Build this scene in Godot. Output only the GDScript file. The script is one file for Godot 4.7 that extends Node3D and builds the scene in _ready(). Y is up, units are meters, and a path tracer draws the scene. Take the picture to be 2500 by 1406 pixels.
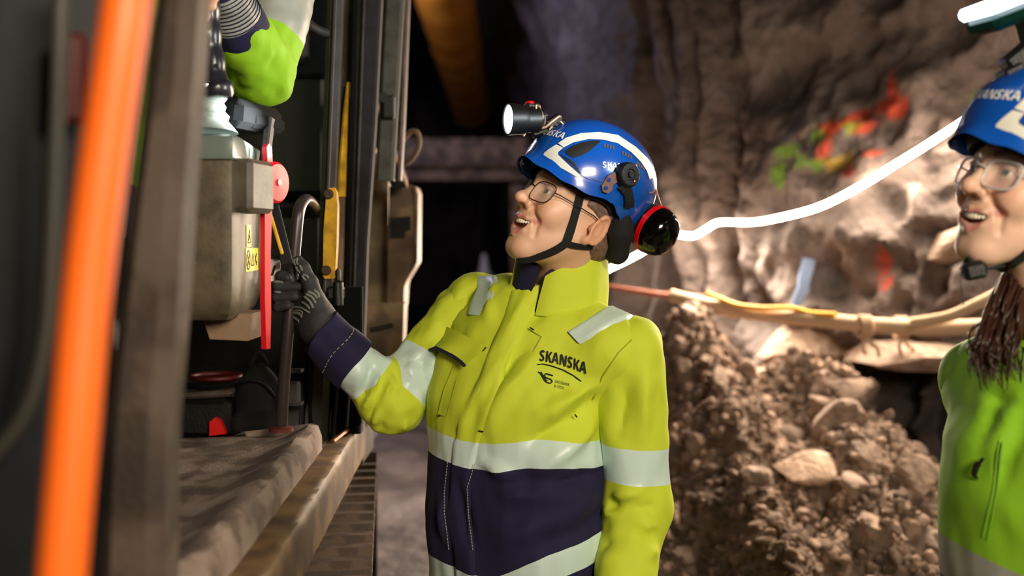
extends Node3D

# Camera numbers: focal length in pixels of the 2500 x 1406 frame, eye height in metres, row of the horizon.
const F := 2432.0
const EYE := 1.45
const ROW := 600.0


func P(px: float, py: float, d: float) -> Vector3:
	return Vector3((px - 1250.0) / F * d, EYE - (py - ROW) / F * d, -d)


# ---------------------------------------------------------------- mesh building
class MB:
	var v := PackedVector3Array()
	var c := PackedColorArray()
	var ix := PackedInt32Array()

	func tri(a: Vector3, b: Vector3, d: Vector3) -> void:
		var n := v.size()
		v.append(a)
		v.append(b)
		v.append(d)
		ix.append(n)
		ix.append(n + 1)
		ix.append(n + 2)

	func quad(a: Vector3, b: Vector3, d: Vector3, e: Vector3) -> void:
		var n := v.size()
		v.append(a)
		v.append(b)
		v.append(d)
		v.append(e)
		for k in [0, 1, 2, 0, 2, 3]:
			ix.append(n + k)

	# turns the triangles added since «from» so that they face outward (clockwise seen from outside)
	func fix(from: int) -> void:
		var vol := 0.0
		var o := v[ix[from]]
		for t in range(from, ix.size(), 3):
			vol += (v[ix[t]] - o).dot((v[ix[t + 1]] - o).cross(v[ix[t + 2]] - o))
		if vol > 0.0:
			flip(from)

	func flip(from := 0) -> void:
		for t in range(from, ix.size(), 3):
			var k := ix[t + 1]
			ix[t + 1] = ix[t + 2]
			ix[t + 2] = k

	# turns an open sheet so that its faces look along «dir»
	func face(from: int, dir: Vector3) -> void:
		var s := 0.0
		for t in range(from, ix.size(), 3):
			s += dir.dot((v[ix[t + 2]] - v[ix[t]]).cross(v[ix[t + 1]] - v[ix[t]]))
		if s < 0.0:
			flip(from)

	func box(center: Vector3, size: Vector3, basis := Basis(), bevel := 0.004) -> void:
		var from := ix.size()
		var h := size * 0.5
		var b := minf(bevel, minf(h.x, minf(h.y, h.z)) * 0.9)
		var at := {}
		for sx in [-1, 1]:
			for sy in [-1, 1]:
				for sz in [-1, 1]:
					var s := Vector3(sx, sy, sz)
					for a in 3:
						var q := Vector3(h.x - b, h.y - b, h.z - b)
						q[a] = h[a]
						at[[sx, sy, sz, a]] = center + basis * (q * s)
		var out := func(l: Array) -> void:
			var mid := Vector3.ZERO
			for p in l:
				mid += p
			mid /= l.size()
			var p0: Vector3 = l[0]
			var p1: Vector3 = l[1]
			var p2: Vector3 = l[2]
			var n := (p2 - p0).cross(p1 - p0)
			if n.dot(mid - center) < 0:
				l.reverse()
			if l.size() == 4:
				quad(l[0], l[1], l[2], l[3])
			else:
				tri(l[0], l[1], l[2])
		for a in 3:
			var e := (a + 1) % 3
			var g := (a + 2) % 3
			for s in [-1, 1]:
				var l := []
				for k in [[-1, -1], [1, -1], [1, 1], [-1, 1]]:
					var key := [0, 0, 0, a]
					key[a] = s
					key[e] = k[0]
					key[g] = k[1]
					l.append(at[key])
				out.call(l)
		for a in 3:
			var e := (a + 1) % 3
			var g := (a + 2) % 3
			for s in [-1, 1]:
				for t in [-1, 1]:
					var l := []
					for k in [[-1, e], [1, e], [1, g], [-1, g]]:
						var key := [0, 0, 0, k[1]]
						key[a] = k[0]
						key[e] = s
						key[g] = t
						l.append(at[key])
					out.call(l)
		for sx in [-1, 1]:
			for sy in [-1, 1]:
				for sz in [-1, 1]:
					out.call([at[[sx, sy, sz, 0]], at[[sx, sy, sz, 1]], at[[sx, sy, sz, 2]]])

	# rings of points, joined one to the next
	func loft(rings: Array, closed := true, caps := true) -> void:
		var from := ix.size()
		var n: int = rings[0].size()
		var base := v.size()
		for r in rings:
			v.append_array(r)
		var m := n if closed else n - 1
		for i in rings.size() - 1:
			for j in m:
				var a := base + i * n + j
				var b := base + i * n + (j + 1) % n
				var d := b + n
				var e := a + n
				ix.append_array(PackedInt32Array([a, b, d, a, d, e]))
		if caps and closed:
			for side in 2:
				var k: int = 0 if side == 0 else rings.size() - 1
				var mid := Vector3.ZERO
				for p in rings[k]:
					mid += p
				mid /= n
				var o := v.size()
				v.append(mid)
				for p in rings[k]:
					v.append(p)
				for j in n:
					var a := o + 1 + j
					var b := o + 1 + (j + 1) % n
					if side == 0:
						ix.append_array(PackedInt32Array([o, b, a]))
					else:
						ix.append_array(PackedInt32Array([o, a, b]))
		if closed:
			fix(from)

	func tube(path: Array, radius: float, sides := 12, end_radius := -1.0, flat := 1.0) -> void:
		var rings := []
		var up := Vector3.UP
		var last := Vector3.ZERO
		for i in path.size():
			var a: Vector3 = path[maxi(i - 1, 0)]
			var b: Vector3 = path[mini(i + 1, path.size() - 1)]
			var t := (b - a).normalized()
			if i == 0:
				up = Vector3.UP if absf(t.y) < 0.9 else Vector3.FORWARD
			var s := t.cross(up).normalized()
			up = s.cross(t).normalized()
			var r := radius if end_radius < 0 else lerpf(radius, end_radius, float(i) / (path.size() - 1))
			var ring := PackedVector3Array()
			for k in sides:
				var w := TAU * k / sides
				ring.append(path[i] + s * cos(w) * r + up * sin(w) * r * flat)
			rings.append(ring)
		loft(rings)

	# profile: (radius, distance along the axis)
	func lathe(at: Vector3, axis: Vector3, profile: Array, sides := 24, squash := 1.0) -> void:
		var z := axis.normalized()
		var x := z.cross(Vector3.UP if absf(z.y) < 0.9 else Vector3.RIGHT).normalized()
		var y := x.cross(z)
		var rings := []
		for q in profile:
			var ring := PackedVector3Array()
			for k in sides:
				var w := TAU * k / sides
				ring.append(at + z * q[1] + (x * cos(w) * squash + y * sin(w)) * maxf(q[0], 0.00005))
			rings.append(ring)
		loft(rings)

	# polygon in the plane of u and w at «at», pushed out by «depth» along their normal
	func prism(at: Vector3, u: Vector3, w: Vector3, poly: Array, depth: float) -> void:
		var from := ix.size()
		var p2 := PackedVector2Array(poly)
		var t := Geometry2D.triangulate_polygon(p2)
		var n := u.cross(w).normalized() * depth
		var pts := []
		for q in p2:
			pts.append(at + u * q.x + w * q.y)
		for k in range(0, t.size(), 3):
			tri(pts[t[k]], pts[t[k + 1]], pts[t[k + 2]])
			tri(pts[t[k]] + n, pts[t[k + 2]] + n, pts[t[k + 1]] + n)
		var area := 0.0
		for k in p2.size():
			area += p2[k].cross(p2[(k + 1) % p2.size()])
		var tri_area := 0.0
		if t.size():
			tri_area = (p2[t[1]] - p2[t[0]]).cross(p2[t[2]] - p2[t[0]])
		for k in p2.size():
			var a: Vector3 = pts[k]
			var b: Vector3 = pts[(k + 1) % p2.size()]
			if (area > 0) == (tri_area > 0):
				quad(b, a, a + n, b + n)
			else:
				quad(a, b, b + n, a + n)
		fix(from)

	# a strip of rectangular section along a path; «side» gives the width direction at each point, normals the thickness
	func strap(path: Array, normals: Array, width: float, thick: float) -> void:
		var rings := []
		for i in path.size():
			var a: Vector3 = path[maxi(i - 1, 0)]
			var b: Vector3 = path[mini(i + 1, path.size() - 1)]
			var t := (b - a).normalized()
			var n: Vector3 = normals[i]
			var s := t.cross(n).normalized() * width * 0.5
			var o := n.normalized() * thick
			var p: Vector3 = path[i]
			rings.append(PackedVector3Array([p - s, p + s, p + s + o, p - s + o]))
		loft(rings)

	# grid of points rows x columns, open sheet
	func sheet(rows: Array, dir: Vector3) -> void:
		var from := ix.size()
		loft(rows, false, false)
		face(from, dir)

	func add(o: MB, t := Transform3D()) -> void:
		var n := v.size()
		for p in o.v:
			v.append(t * p)
		for k in o.ix:
			ix.append(n + k)

	func normals() -> PackedVector3Array:
		var nn := PackedVector3Array()
		nn.resize(v.size())
		for t in range(0, ix.size(), 3):
			var a := ix[t]
			var b := ix[t + 1]
			var d := ix[t + 2]
			var n := (v[d] - v[a]).cross(v[b] - v[a])
			nn[a] += n
			nn[b] += n
			nn[d] += n
		for k in nn.size():
			nn[k] = nn[k].normalized()
		return nn

	# crease: edges sharper than this many degrees stay sharp; 0 flat; 180 wholly smooth
	func commit(crease := 38.0) -> ArrayMesh:
		var m := ArrayMesh.new()
		var arr := []
		arr.resize(Mesh.ARRAY_MAX)
		if crease >= 179.0:
			arr[Mesh.ARRAY_VERTEX] = v
			arr[Mesh.ARRAY_NORMAL] = normals()
			arr[Mesh.ARRAY_INDEX] = ix
			if c.size():
				arr[Mesh.ARRAY_COLOR] = c
		else:
			var key := {}
			var id := PackedInt32Array()
			for p in v:
				var k := Vector3i((p * 20000.0).round())
				if not key.has(k):
					key[k] = key.size()
				id.append(key[k])
			var around := []
			around.resize(key.size())
			var fn := PackedVector3Array()
			for t in range(0, ix.size(), 3):
				var n := (v[ix[t + 2]] - v[ix[t]]).cross(v[ix[t + 1]] - v[ix[t]])
				fn.append(n)
				for k in 3:
					var i := id[ix[t + k]]
					if around[i] == null:
						around[i] = PackedInt32Array()
					around[i].append(t / 3)
			var lim := cos(deg_to_rad(crease))
			var vv := PackedVector3Array()
			var nn := PackedVector3Array()
			var cc := PackedColorArray()
			for t in range(0, ix.size(), 3):
				var own := fn[t / 3].normalized()
				for k in 3:
					var s := Vector3.ZERO
					if crease > 0.0:
						for f in around[id[ix[t + k]]]:
							if fn[f].normalized().dot(own) > lim:
								s += fn[f]
					if s.length_squared() < 1e-24:
						s = own
					vv.append(v[ix[t + k]])
					nn.append(s.normalized())
					if c.size():
						cc.append(c[ix[t + k]])
			arr[Mesh.ARRAY_VERTEX] = vv
			arr[Mesh.ARRAY_NORMAL] = nn
			if c.size():
				arr[Mesh.ARRAY_COLOR] = cc
		m.add_surface_from_arrays(Mesh.PRIMITIVE_TRIANGLES, arr)
		return m


# ---------------------------------------------------------------- smooth solids
# A list of capsules and ellipsoids joined (or cut) with a smooth minimum and meshed as surface nets.
class Solid:
	var kind := PackedInt32Array()   # 0 capsule, 1 ellipsoid, 2 torso
	var cut := PackedInt32Array()
	var k := PackedFloat32Array()
	var a := PackedVector3Array()
	var b := PackedVector3Array()
	var r := PackedFloat32Array()
	var q := PackedFloat32Array()
	var turn: Array[Basis] = []
	var torso_frame := Transform3D()
	var torso_rows := PackedFloat32Array()   # height, half width, half depth, shift x, shift z ...
	var colors := PackedColorArray()

	func capsule(p0: Vector3, p1: Vector3, r0: float, r1: float, blend := 0.02, sub := 0) -> void:
		kind.append(0)
		cut.append(sub)
		k.append(blend)
		a.append(p0)
		b.append(p1)
		r.append(r0)
		q.append(r1)
		turn.append(Basis())

	func ball(p: Vector3, radius: float, blend := 0.02, sub := 0) -> void:
		capsule(p, p + Vector3(0, 0.00001, 0), radius, radius, blend, sub)

	func ellipsoid(p: Vector3, radii: Vector3, blend := 0.02, sub := 0, basis := Basis()) -> void:
		kind.append(1)
		cut.append(sub)
		k.append(blend)
		a.append(p)
		b.append(radii)
		r.append(maxf(radii.x, maxf(radii.y, radii.z)))
		q.append(0.0)
		turn.append(basis.inverse())

	func two_capsules(p0: Vector3, p1: Vector3, r0: float, r1: float, blend := 0.02, sub := 0) -> void:   # the same on the left and the right
		var f := Vector3(-1, 1, 1)
		capsule(p0, p1, r0, r1, blend, sub)
		capsule(p0 * f, p1 * f, r0, r1, blend, sub)

	func two_balls(p: Vector3, radius: float, blend := 0.02, sub := 0) -> void:
		ball(p, radius, blend, sub)
		ball(p * Vector3(-1, 1, 1), radius, blend, sub)

	func two_ellipsoids(p: Vector3, radii: Vector3, blend := 0.02, sub := 0, turned := Vector3.ZERO) -> void:
		ellipsoid(p, radii, blend, sub, Basis.from_euler(turned))
		ellipsoid(p * Vector3(-1, 1, 1), radii, blend, sub, Basis.from_euler(Vector3(turned.x, -turned.y, -turned.z)))

	func torso(frame: Transform3D, rows: Array, blend := 0.02) -> void:
		kind.append(2)
		cut.append(0)
		k.append(blend)
		a.append(frame.origin)
		b.append(Vector3.ZERO)
		r.append(0.0)
		q.append(0.0)
		turn.append(Basis())
		torso_frame = frame.affine_inverse()
		for row in rows:
			torso_rows.append_array(PackedFloat32Array(row))

	func one(i: int, p: Vector3) -> float:
		if kind[i] == 0:
			var ba := b[i] - a[i]
			var pa := p - a[i]
			var h := clampf(pa.dot(ba) / ba.length_squared(), 0.0, 1.0)
			return (pa - ba * h).length() - lerpf(r[i], q[i], h)
		if kind[i] == 1:
			var s := turn[i] * (p - a[i])
			var u := s / b[i]
			var l := u.length()
			if l < 0.001:
				return -minf(b[i].x, minf(b[i].y, b[i].z))
			return l * (l - 1.0) / (u / b[i]).length()
		var s := torso_frame * p
		var n := torso_rows.size() / 5
		var lo := torso_rows[0]
		var hi := torso_rows[(n - 1) * 5]
		var y := clampf(s.y, lo, hi)
		var i0 := 0
		while i0 < n - 2 and torso_rows[(i0 + 1) * 5] < y:
			i0 += 1
		var o := i0 * 5
		var t := (y - torso_rows[o]) / (torso_rows[o + 5] - torso_rows[o])
		t = t * t * (3.0 - 2.0 * t) * 0.5 + t * 0.5
		var hw := lerpf(torso_rows[o + 1], torso_rows[o + 6], t)
		var hd := lerpf(torso_rows[o + 2], torso_rows[o + 7], t)
		var x := absf(s.x - lerpf(torso_rows[o + 3], torso_rows[o + 8], t)) / hw
		var z := absf(s.z - lerpf(torso_rows[o + 4], torso_rows[o + 9], t)) / hd
		var m := pow(pow(x, 2.4) + pow(z, 2.4), 1.0 / 2.4)
		var d := (m - 1.0) * minf(hw, hd)
		var over := absf(s.y - y)
		return d if over <= 0.0 else (Vector2(maxf(d, 0.0), over).length() if d > 0 else over)

	func join(d: float, e: float, i: int) -> float:
		var kk := k[i]
		if cut[i] == 0:
			var h := maxf(kk - absf(d - e), 0.0)
			return minf(d, e) - h * h / (4.0 * kk)
		var h2 := maxf(kk - absf(d + e), 0.0)
		return maxf(d, -e) + h2 * h2 / (4.0 * kk)

	func at(p: Vector3) -> float:
		var d := 1e3
		for i in kind.size():
			d = join(d, one(i, p), i)
		return d

	func among(p: Vector3, list: PackedInt32Array) -> float:
		var d := 1e3
		for i in list:
			d = join(d, one(i, p), i)
		return d

	func slope(p: Vector3) -> Vector3:
		var e := 0.0015
		return Vector3(at(p + Vector3(e, 0, 0)) - at(p - Vector3(e, 0, 0)), at(p + Vector3(0, e, 0)) - at(p - Vector3(0, e, 0)), at(p + Vector3(0, 0, e)) - at(p - Vector3(0, 0, e))).normalized()

	# the first point of the surface along a ray, or the start where it misses
	func hit(from: Vector3, dir: Vector3, far := 1.0) -> Vector3:
		var t := 0.0
		for n in 60:
			var d := at(from + dir * t)
			if d < 0.0004:
				break
			t += d * 0.8
			if t > far:
				return from
		return from + dir * t

	func drop(p: Vector3, lift := 0.0) -> Vector3:   # the nearest point of the surface
		for n in 5:
			p -= slope(p) * (at(p) - lift)
		return p

	func mesh(lo: Vector3, hi: Vector3, cell: float) -> MB:
		var m := MB.new()
		var nb := Vector3i(((hi - lo) / (cell * 4.0)).ceil())
		var n := nb * 4 + Vector3i.ONE
		var vals := PackedFloat32Array()
		vals.resize(n.x * n.y * n.z)
		vals.fill(1e9)
		var sx := 1
		var sy := n.x
		var sz := n.x * n.y
		var half := cell * 2.0 * 1.7321
		var active := []
		var ds := PackedFloat32Array()
		ds.resize(kind.size())
		for bz in nb.z:
			for by in nb.y:
				for bx in nb.x:
					var mid := lo + Vector3(bx * 4 + 2, by * 4 + 2, bz * 4 + 2) * cell
					var d := 1e3
					var dm := 1e3
					for i in kind.size():
						ds[i] = one(i, mid)
						d = join(d, ds[i], i)
						if cut[i] == 0:
							dm = minf(dm, ds[i])
					if absf(d) > half * 1.35 + 0.002:
						continue
					var list := PackedInt32Array()
					for i in kind.size():
						if cut[i] == 0:
							if ds[i] < dm + half * 2.6 + k[i]:
								list.append(i)
						elif ds[i] < half * 2.6 + k[i]:
							list.append(i)
					active.append(Vector3i(bx, by, bz))
					for cz in 5:
						for cy in 5:
							var at0 := (bz * 4 + cz) * sz + (by * 4 + cy) * sy + bx * 4
							for cx in 5:
								if vals[at0 + cx] > 1e8:
									vals[at0 + cx] = among(lo + Vector3(bx * 4 + cx, by * 4 + cy, bz * 4 + cz) * cell, list)
		var vid := PackedInt32Array()
		vid.resize(vals.size())
		vid.fill(-1)
		var edges := [[0, 1], [2, 3], [4, 5], [6, 7], [0, 2], [1, 3], [4, 6], [5, 7], [0, 4], [1, 5], [2, 6], [3, 7]]
		var corner := [Vector3(0, 0, 0), Vector3(1, 0, 0), Vector3(0, 1, 0), Vector3(1, 1, 0), Vector3(0, 0, 1), Vector3(1, 0, 1), Vector3(0, 1, 1), Vector3(1, 1, 1)]
		var off := PackedInt32Array([0, sx, sy, sx + sy, sz, sx + sz, sy + sz, sx + sy + sz])
		var g := PackedFloat32Array()
		g.resize(8)
		for bl in active:
			for cz in 4:
				for cy in 4:
					for cx in 4:
						var x: int = bl.x * 4 + cx
						var y: int = bl.y * 4 + cy
						var z: int = bl.z * 4 + cz
						var o := z * sz + y * sy + x
						var inside := 0
						for e in 8:
							g[e] = vals[o + off[e]]
							if g[e] < 0.0:
								inside += 1
						if inside == 0 or inside == 8:
							continue
						var sum := Vector3.ZERO
						var cnt := 0
						for e in edges:
							var g0 := g[e[0]]
							var g1 := g[e[1]]
							if (g0 < 0.0) != (g1 < 0.0):
								var t := g0 / (g0 - g1)
								sum += corner[e[0]].lerp(corner[e[1]], t)
								cnt += 1
						vid[o] = m.v.size()
						m.v.append(lo + (Vector3(x, y, z) + sum / cnt) * cell)
		for bl in active:
			for cz in 4:
				for cy in 4:
					for cx in 4:
						var x: int = bl.x * 4 + cx
						var y: int = bl.y * 4 + cy
						var z: int = bl.z * 4 + cz
						var o := z * sz + y * sy + x
						if vid[o] < 0:
							continue
						var g0 := vals[o] < 0.0
						for ax in 3:
							var st := sx if ax == 0 else (sy if ax == 1 else sz)
							if (vals[o + st] < 0.0) == g0:
								continue
							var u := sy if ax == 0 else (sz if ax == 1 else sx)
							var w := sz if ax == 0 else (sx if ax == 1 else sy)
							if o - u - w < 0:
								continue
							var i0 := vid[o]
							var i1 := vid[o - u]
							var i2 := vid[o - u - w]
							var i3 := vid[o - w]
							if i1 < 0 or i2 < 0 or i3 < 0:
								continue
							if g0:
								m.ix.append_array(PackedInt32Array([i0, i2, i1, i0, i3, i2]))
							else:
								m.ix.append_array(PackedInt32Array([i0, i1, i2, i0, i2, i3]))
		m.fix(0)
		return m


# Splits a mesh by a number at each vertex: [the piece below zero, the piece above zero]
func split(m: MB, s: PackedFloat32Array) -> Array:
	var lo := MB.new()
	var hi := MB.new()
	var out := [lo, hi]
	var ids := [{}, {}]
	var colored := m.c.size() > 0
	var put := func(side: int, key: Variant, p: Vector3, col: Color) -> int:
		if not ids[side].has(key):
			ids[side][key] = out[side].v.size()
			out[side].v.append(p)
			if colored:
				out[side].c.append(col)
		return ids[side][key]
	var white := Color.WHITE
	for t in range(0, m.ix.size(), 3):
		var pol := [[], []]
		for k in 3:
			var i := m.ix[t + k]
			var j := m.ix[t + (k + 1) % 3]
			var side := 0 if s[i] < 0.0 else 1
			pol[side].append(put.call(side, i, m.v[i], m.c[i] if colored else white))
			if (s[i] < 0.0) != (s[j] < 0.0):
				var w := s[i] / (s[i] - s[j])
				var p := m.v[i].lerp(m.v[j], w)
				var col := m.c[i].lerp(m.c[j], w) if colored else white
				var key := Vector2i(mini(i, j), maxi(i, j))
				pol[0].append(put.call(0, key, p, col))
				pol[1].append(put.call(1, key, p, col))
		for side in 2:
			for k in range(1, pol[side].size() - 1):
				out[side].ix.append_array(PackedInt32Array([pol[side][0], pol[side][k], pol[side][k + 1]]))
	return out


# ---------------------------------------------------------------- nodes
var used_names := {}


func numbered(called: String) -> String:
	if not used_names.has(called):
		used_names[called] = 0
		return called
	used_names[called] += 1
	return "%s_%03d" % [called, used_names[called]]


func tag(o: Node3D, label: String, category: String, group := "", kind := "") -> Node3D:
	o.set_meta("label", label)
	if category:
		o.set_meta("category", category)
	if group:
		o.set_meta("group", group)
	if kind:
		o.set_meta("kind", kind)
	return o


func base(called: String, at: Vector3, label: String, category: String, group := "") -> Node3D:
	var o := Node3D.new()
	o.name = numbered(called)
	add_child(o)
	o.position = at
	tag(o, label, category, group)
	return o


# a part in world coordinates under a thing
func part(called: String, mesh: Mesh, mat: Material, parent: Node3D, label := "") -> MeshInstance3D:
	var o := MeshInstance3D.new()
	o.name = called
	o.mesh = mesh
	o.material_override = mat
	parent.add_child(o, true)
	o.global_position = Vector3.ZERO
	o.cast_shadow = GeometryInstance3D.SHADOW_CASTING_SETTING_ON
	if label:
		o.set_meta("label", label)
	return o


# a thing that is one mesh in world coordinates
func single(called: String, mesh: Mesh, mat: Material, label: String, category: String, group := "", kind := "") -> MeshInstance3D:
	var o := MeshInstance3D.new()
	o.name = numbered(called)
	o.mesh = mesh
	o.material_override = mat
	add_child(o)
	tag(o, label, category, group, kind)
	return o


func mat(color: Color, rough := 0.7, metal := 0.0) -> StandardMaterial3D:
	var m := StandardMaterial3D.new()
	m.albedo_color = color
	m.roughness = rough
	m.metallic = metal
	return m


func noise_map(freq: float, octaves := 4, seed_no := 1, ramp: Array = [], size := 512) -> NoiseTexture2D:
	var t := NoiseTexture2D.new()
	var n := FastNoiseLite.new()
	n.seed = seed_no
	n.noise_type = FastNoiseLite.TYPE_SIMPLEX_SMOOTH
	n.frequency = freq
	n.fractal_octaves = octaves
	t.noise = n
	t.width = size
	t.height = size
	t.seamless = true
	t.generate_mipmaps = false
	if ramp.size():
		var g := Gradient.new()
		var offs := PackedFloat32Array()
		var cols := PackedColorArray()
		for e in ramp:
			offs.append(e[0])
			cols.append(e[1])
		g.offsets = offs
		g.colors = cols
		t.color_ramp = g
	return t


# a surface with grain: colour patches and fine relief, mapped in metres on three planes
func grained(color: Color, rough: float, map: Texture2D, scale: float, bump: Texture2D = null, relief := 0.0, metal := 0.0) -> StandardMaterial3D:
	var m := mat(color, rough, metal)
	m.uv1_triplanar = true
	m.uv1_world_triplanar = true
	m.uv1_scale = Vector3.ONE * scale
	if map:
		m.albedo_texture = map
	if bump:
		m.heightmap_enabled = true
		m.heightmap_texture = bump
		m.heightmap_scale = relief
	return m


func smooth_path(pts: Array, steps := 6) -> Array:
	var out := []
	for i in pts.size() - 1:
		var a: Vector3 = pts[maxi(i - 1, 0)]
		var b: Vector3 = pts[i]
		var d: Vector3 = pts[i + 1]
		var e: Vector3 = pts[mini(i + 2, pts.size() - 1)]
		for s in steps:
			out.append(b.cubic_interpolate(d, a, e, float(s) / steps))
	out.append(pts[-1])
	return out


# flat lettering as triangles in the plane, width fitted; origin at its middle
func letters(text: String, height: float, bold := true) -> Array:
	var t := TextMesh.new()
	var f := SystemFont.new()
	f.font_names = PackedStringArray(["Droid Sans"])
	f.font_weight = 700 if bold else 400
	t.font = f
	t.text = text
	t.font_size = 64
	t.pixel_size = 0.01
	t.depth = 0.0
	t.curve_step = 2.0
	var arr := t.surface_get_arrays(0)
	var pts := PackedVector2Array()
	var lo := Vector2(1e9, 1e9)
	var hi := Vector2(-1e9, -1e9)
	for p in arr[Mesh.ARRAY_VERTEX]:
		pts.append(Vector2(p.x, p.y))
		lo = lo.min(Vector2(p.x, p.y))
		hi = hi.max(Vector2(p.x, p.y))
	var s := height / (hi.y - lo.y)
	for k in pts.size():
		pts[k] = (pts[k] - (lo + hi) * 0.5) * s
	return [pts, arr[Mesh.ARRAY_INDEX], (hi.x - lo.x) * s]


# ---------------------------------------------------------------- the scene
var M := {}


func _ready() -> void:
	camera_and_air()
	materials()
	tunnel()
	light_rope()
	unseen_flood_light()
	unseen_roof_lamp()
	muck()
	wall_lines()
	far_things()
	excavator()
	cab_contents()
	visitor()
	colleague()
	operator()


func camera_and_air() -> void:
	var cam := Camera3D.new()
	cam.name = "camera"
	cam.near = 0.05
	cam.far = 80.0
	cam.projection = Camera3D.PROJECTION_FRUSTUM
	cam.size = 2.0 * 703.0 / F * cam.near
	cam.frustum_offset = Vector2(0, -(703.0 - ROW) / F * cam.near)
	cam.position = Vector3(0, EYE, 0)
	cam.current = true
	var lens := CameraAttributesPhysical.new()
	lens.frustum_focal_length = 35.0
	lens.frustum_focus_distance = 1.9
	lens.exposure_aperture = 1.9
	cam.attributes = lens
	add_child(cam)
	var e := Environment.new()
	e.background_mode = Environment.BG_COLOR
	e.background_color = Color(0, 0, 0)
	e.tonemap_mode = Environment.TONE_MAPPER_LINEAR
	e.tonemap_exposure = 1.1
	e.sdfgi_enabled = true
	e.ssao_enabled = true
	e.ssil_enabled = true
	var w := WorldEnvironment.new()
	w.name = "air"
	w.environment = e
	add_child(w)


func lamp(l: Light3D, at: Vector3, towards: Vector3, color: Color, energy: float, parent: Node3D) -> void:
	l.light_color = color
	l.light_energy = energy
	l.shadow_enabled = true
	parent.add_child(l, true)
	l.global_position = at
	if not towards.is_equal_approx(at):
		l.look_at(towards, Vector3.UP if absf((towards - at).normalized().y) < 0.95 else Vector3.RIGHT)


# unseen floodlight behind the camera, out of the frame, placed to light the people
const FLOOD_AT := Vector3(0.9, 2.05, 0.8)
const FLOOD_TO := Vector3(0.38, 1.2, -2.0)
const FLOOD_ENERGY := 6.8


func unseen_flood_light() -> void:
	var t := base("unseen_flood_light", Vector3(FLOOD_AT.x, 0, FLOOD_AT.z), "unseen square floodlight behind the camera, lighting the people", "lamp")
	var z := (FLOOD_TO - FLOOD_AT).normalized()
	var x := z.cross(Vector3.UP).normalized()
	var y := x.cross(z)
	var b := Basis(x, y, -z)
	var m := MB.new()
	m.box(FLOOD_AT - z * 0.06, Vector3(0.86, 0.62, 0.08), b, 0.01)
	part("lamp_housing", m.commit(), M.black, t)
	m = MB.new()
	m.box(FLOOD_AT - z * 0.012, Vector3(0.8, 0.56, 0.012), b, 0.002)
	var glow := mat(Color(0.9, 0.9, 0.85), 0.4)
	glow.emission_enabled = true
	glow.emission = Color(1.0, 0.93, 0.82)
	glow.emission_energy_multiplier = 1.0
	part("lamp_panel", m.commit(), glow, t)
	m = MB.new()
	var foot := Vector3(FLOOD_AT.x, 0, FLOOD_AT.z) - Vector3(z.x, 0, z.z) * 0.2
	m.tube([foot + Vector3(0, 0.25, 0), foot + Vector3(0, 2.6, 0)], 0.02)
	m.tube([foot + Vector3(0, 2.5, 0), FLOOD_AT - z * 0.08], 0.018)
	part("pole", m.commit(), M.black, t)
	for k in 3:
		var w := TAU * k / 3 + 0.4
		m = MB.new()
		m.tube([foot + Vector3(0, 0.55, 0), foot + Vector3(cos(w) * 0.5, 0.02, sin(w) * 0.5)], 0.014)
		part("leg", m.commit(), M.black, t)
	var a := AreaLight3D.new()
	a.name = "unseen_flood"
	a.area_size = Vector2(0.8, 0.56)
	a.area_normalize_energy = true
	a.area_range = 40.0
	a.area_attenuation = 2.0
	lamp(a, FLOOD_AT + z * 0.02, FLOOD_TO, Color(1.0, 0.94, 0.84), FLOOD_ENERGY, t)


# unseen cool lamp under the roof, hidden by the cab, lights duct and far floor
func unseen_roof_lamp() -> void:
	var at := Vector3(-1.55, 4.05, -8.5)
	var t := base("unseen_tube_lamp", at, "unseen cool tube lamp hidden by the cab, lighting the duct and far floor", "lamp")
	var m := MB.new()
	m.box(at + Vector3(0, 0.05, 0), Vector3(0.16, 0.06, 1.3), Basis(), 0.01)
	part("lamp_housing", m.commit(), M.black, t)
	m = MB.new()
	m.tube([at + Vector3(0, 0, -0.6), at + Vector3(0, 0, 0.6)], 0.018, 12)
	part("lamp_tube", m.commit(60), glow_material(Color(0.75, 0.78, 1.0), 3.0), t)
	for e in [-0.4, 0.4]:
		m = MB.new()
		m.tube([at + Vector3(0, 0.07, e), at + Vector3(0, 1.5, e)], 0.006, 6)
		part("hanger", m.commit(), M.black, t)
	var a := OmniLight3D.new()
	a.name = "unseen_roof_light"
	a.omni_range = 40.0
	a.light_size = 0.3
	lamp(a, at + Vector3(0, -0.35, 0), at + Vector3(0, -0.35, 0), Color(0.82, 0.82, 1.0), ROOF_ENERGY, t)


const ROOF_ENERGY := 3.2


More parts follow.
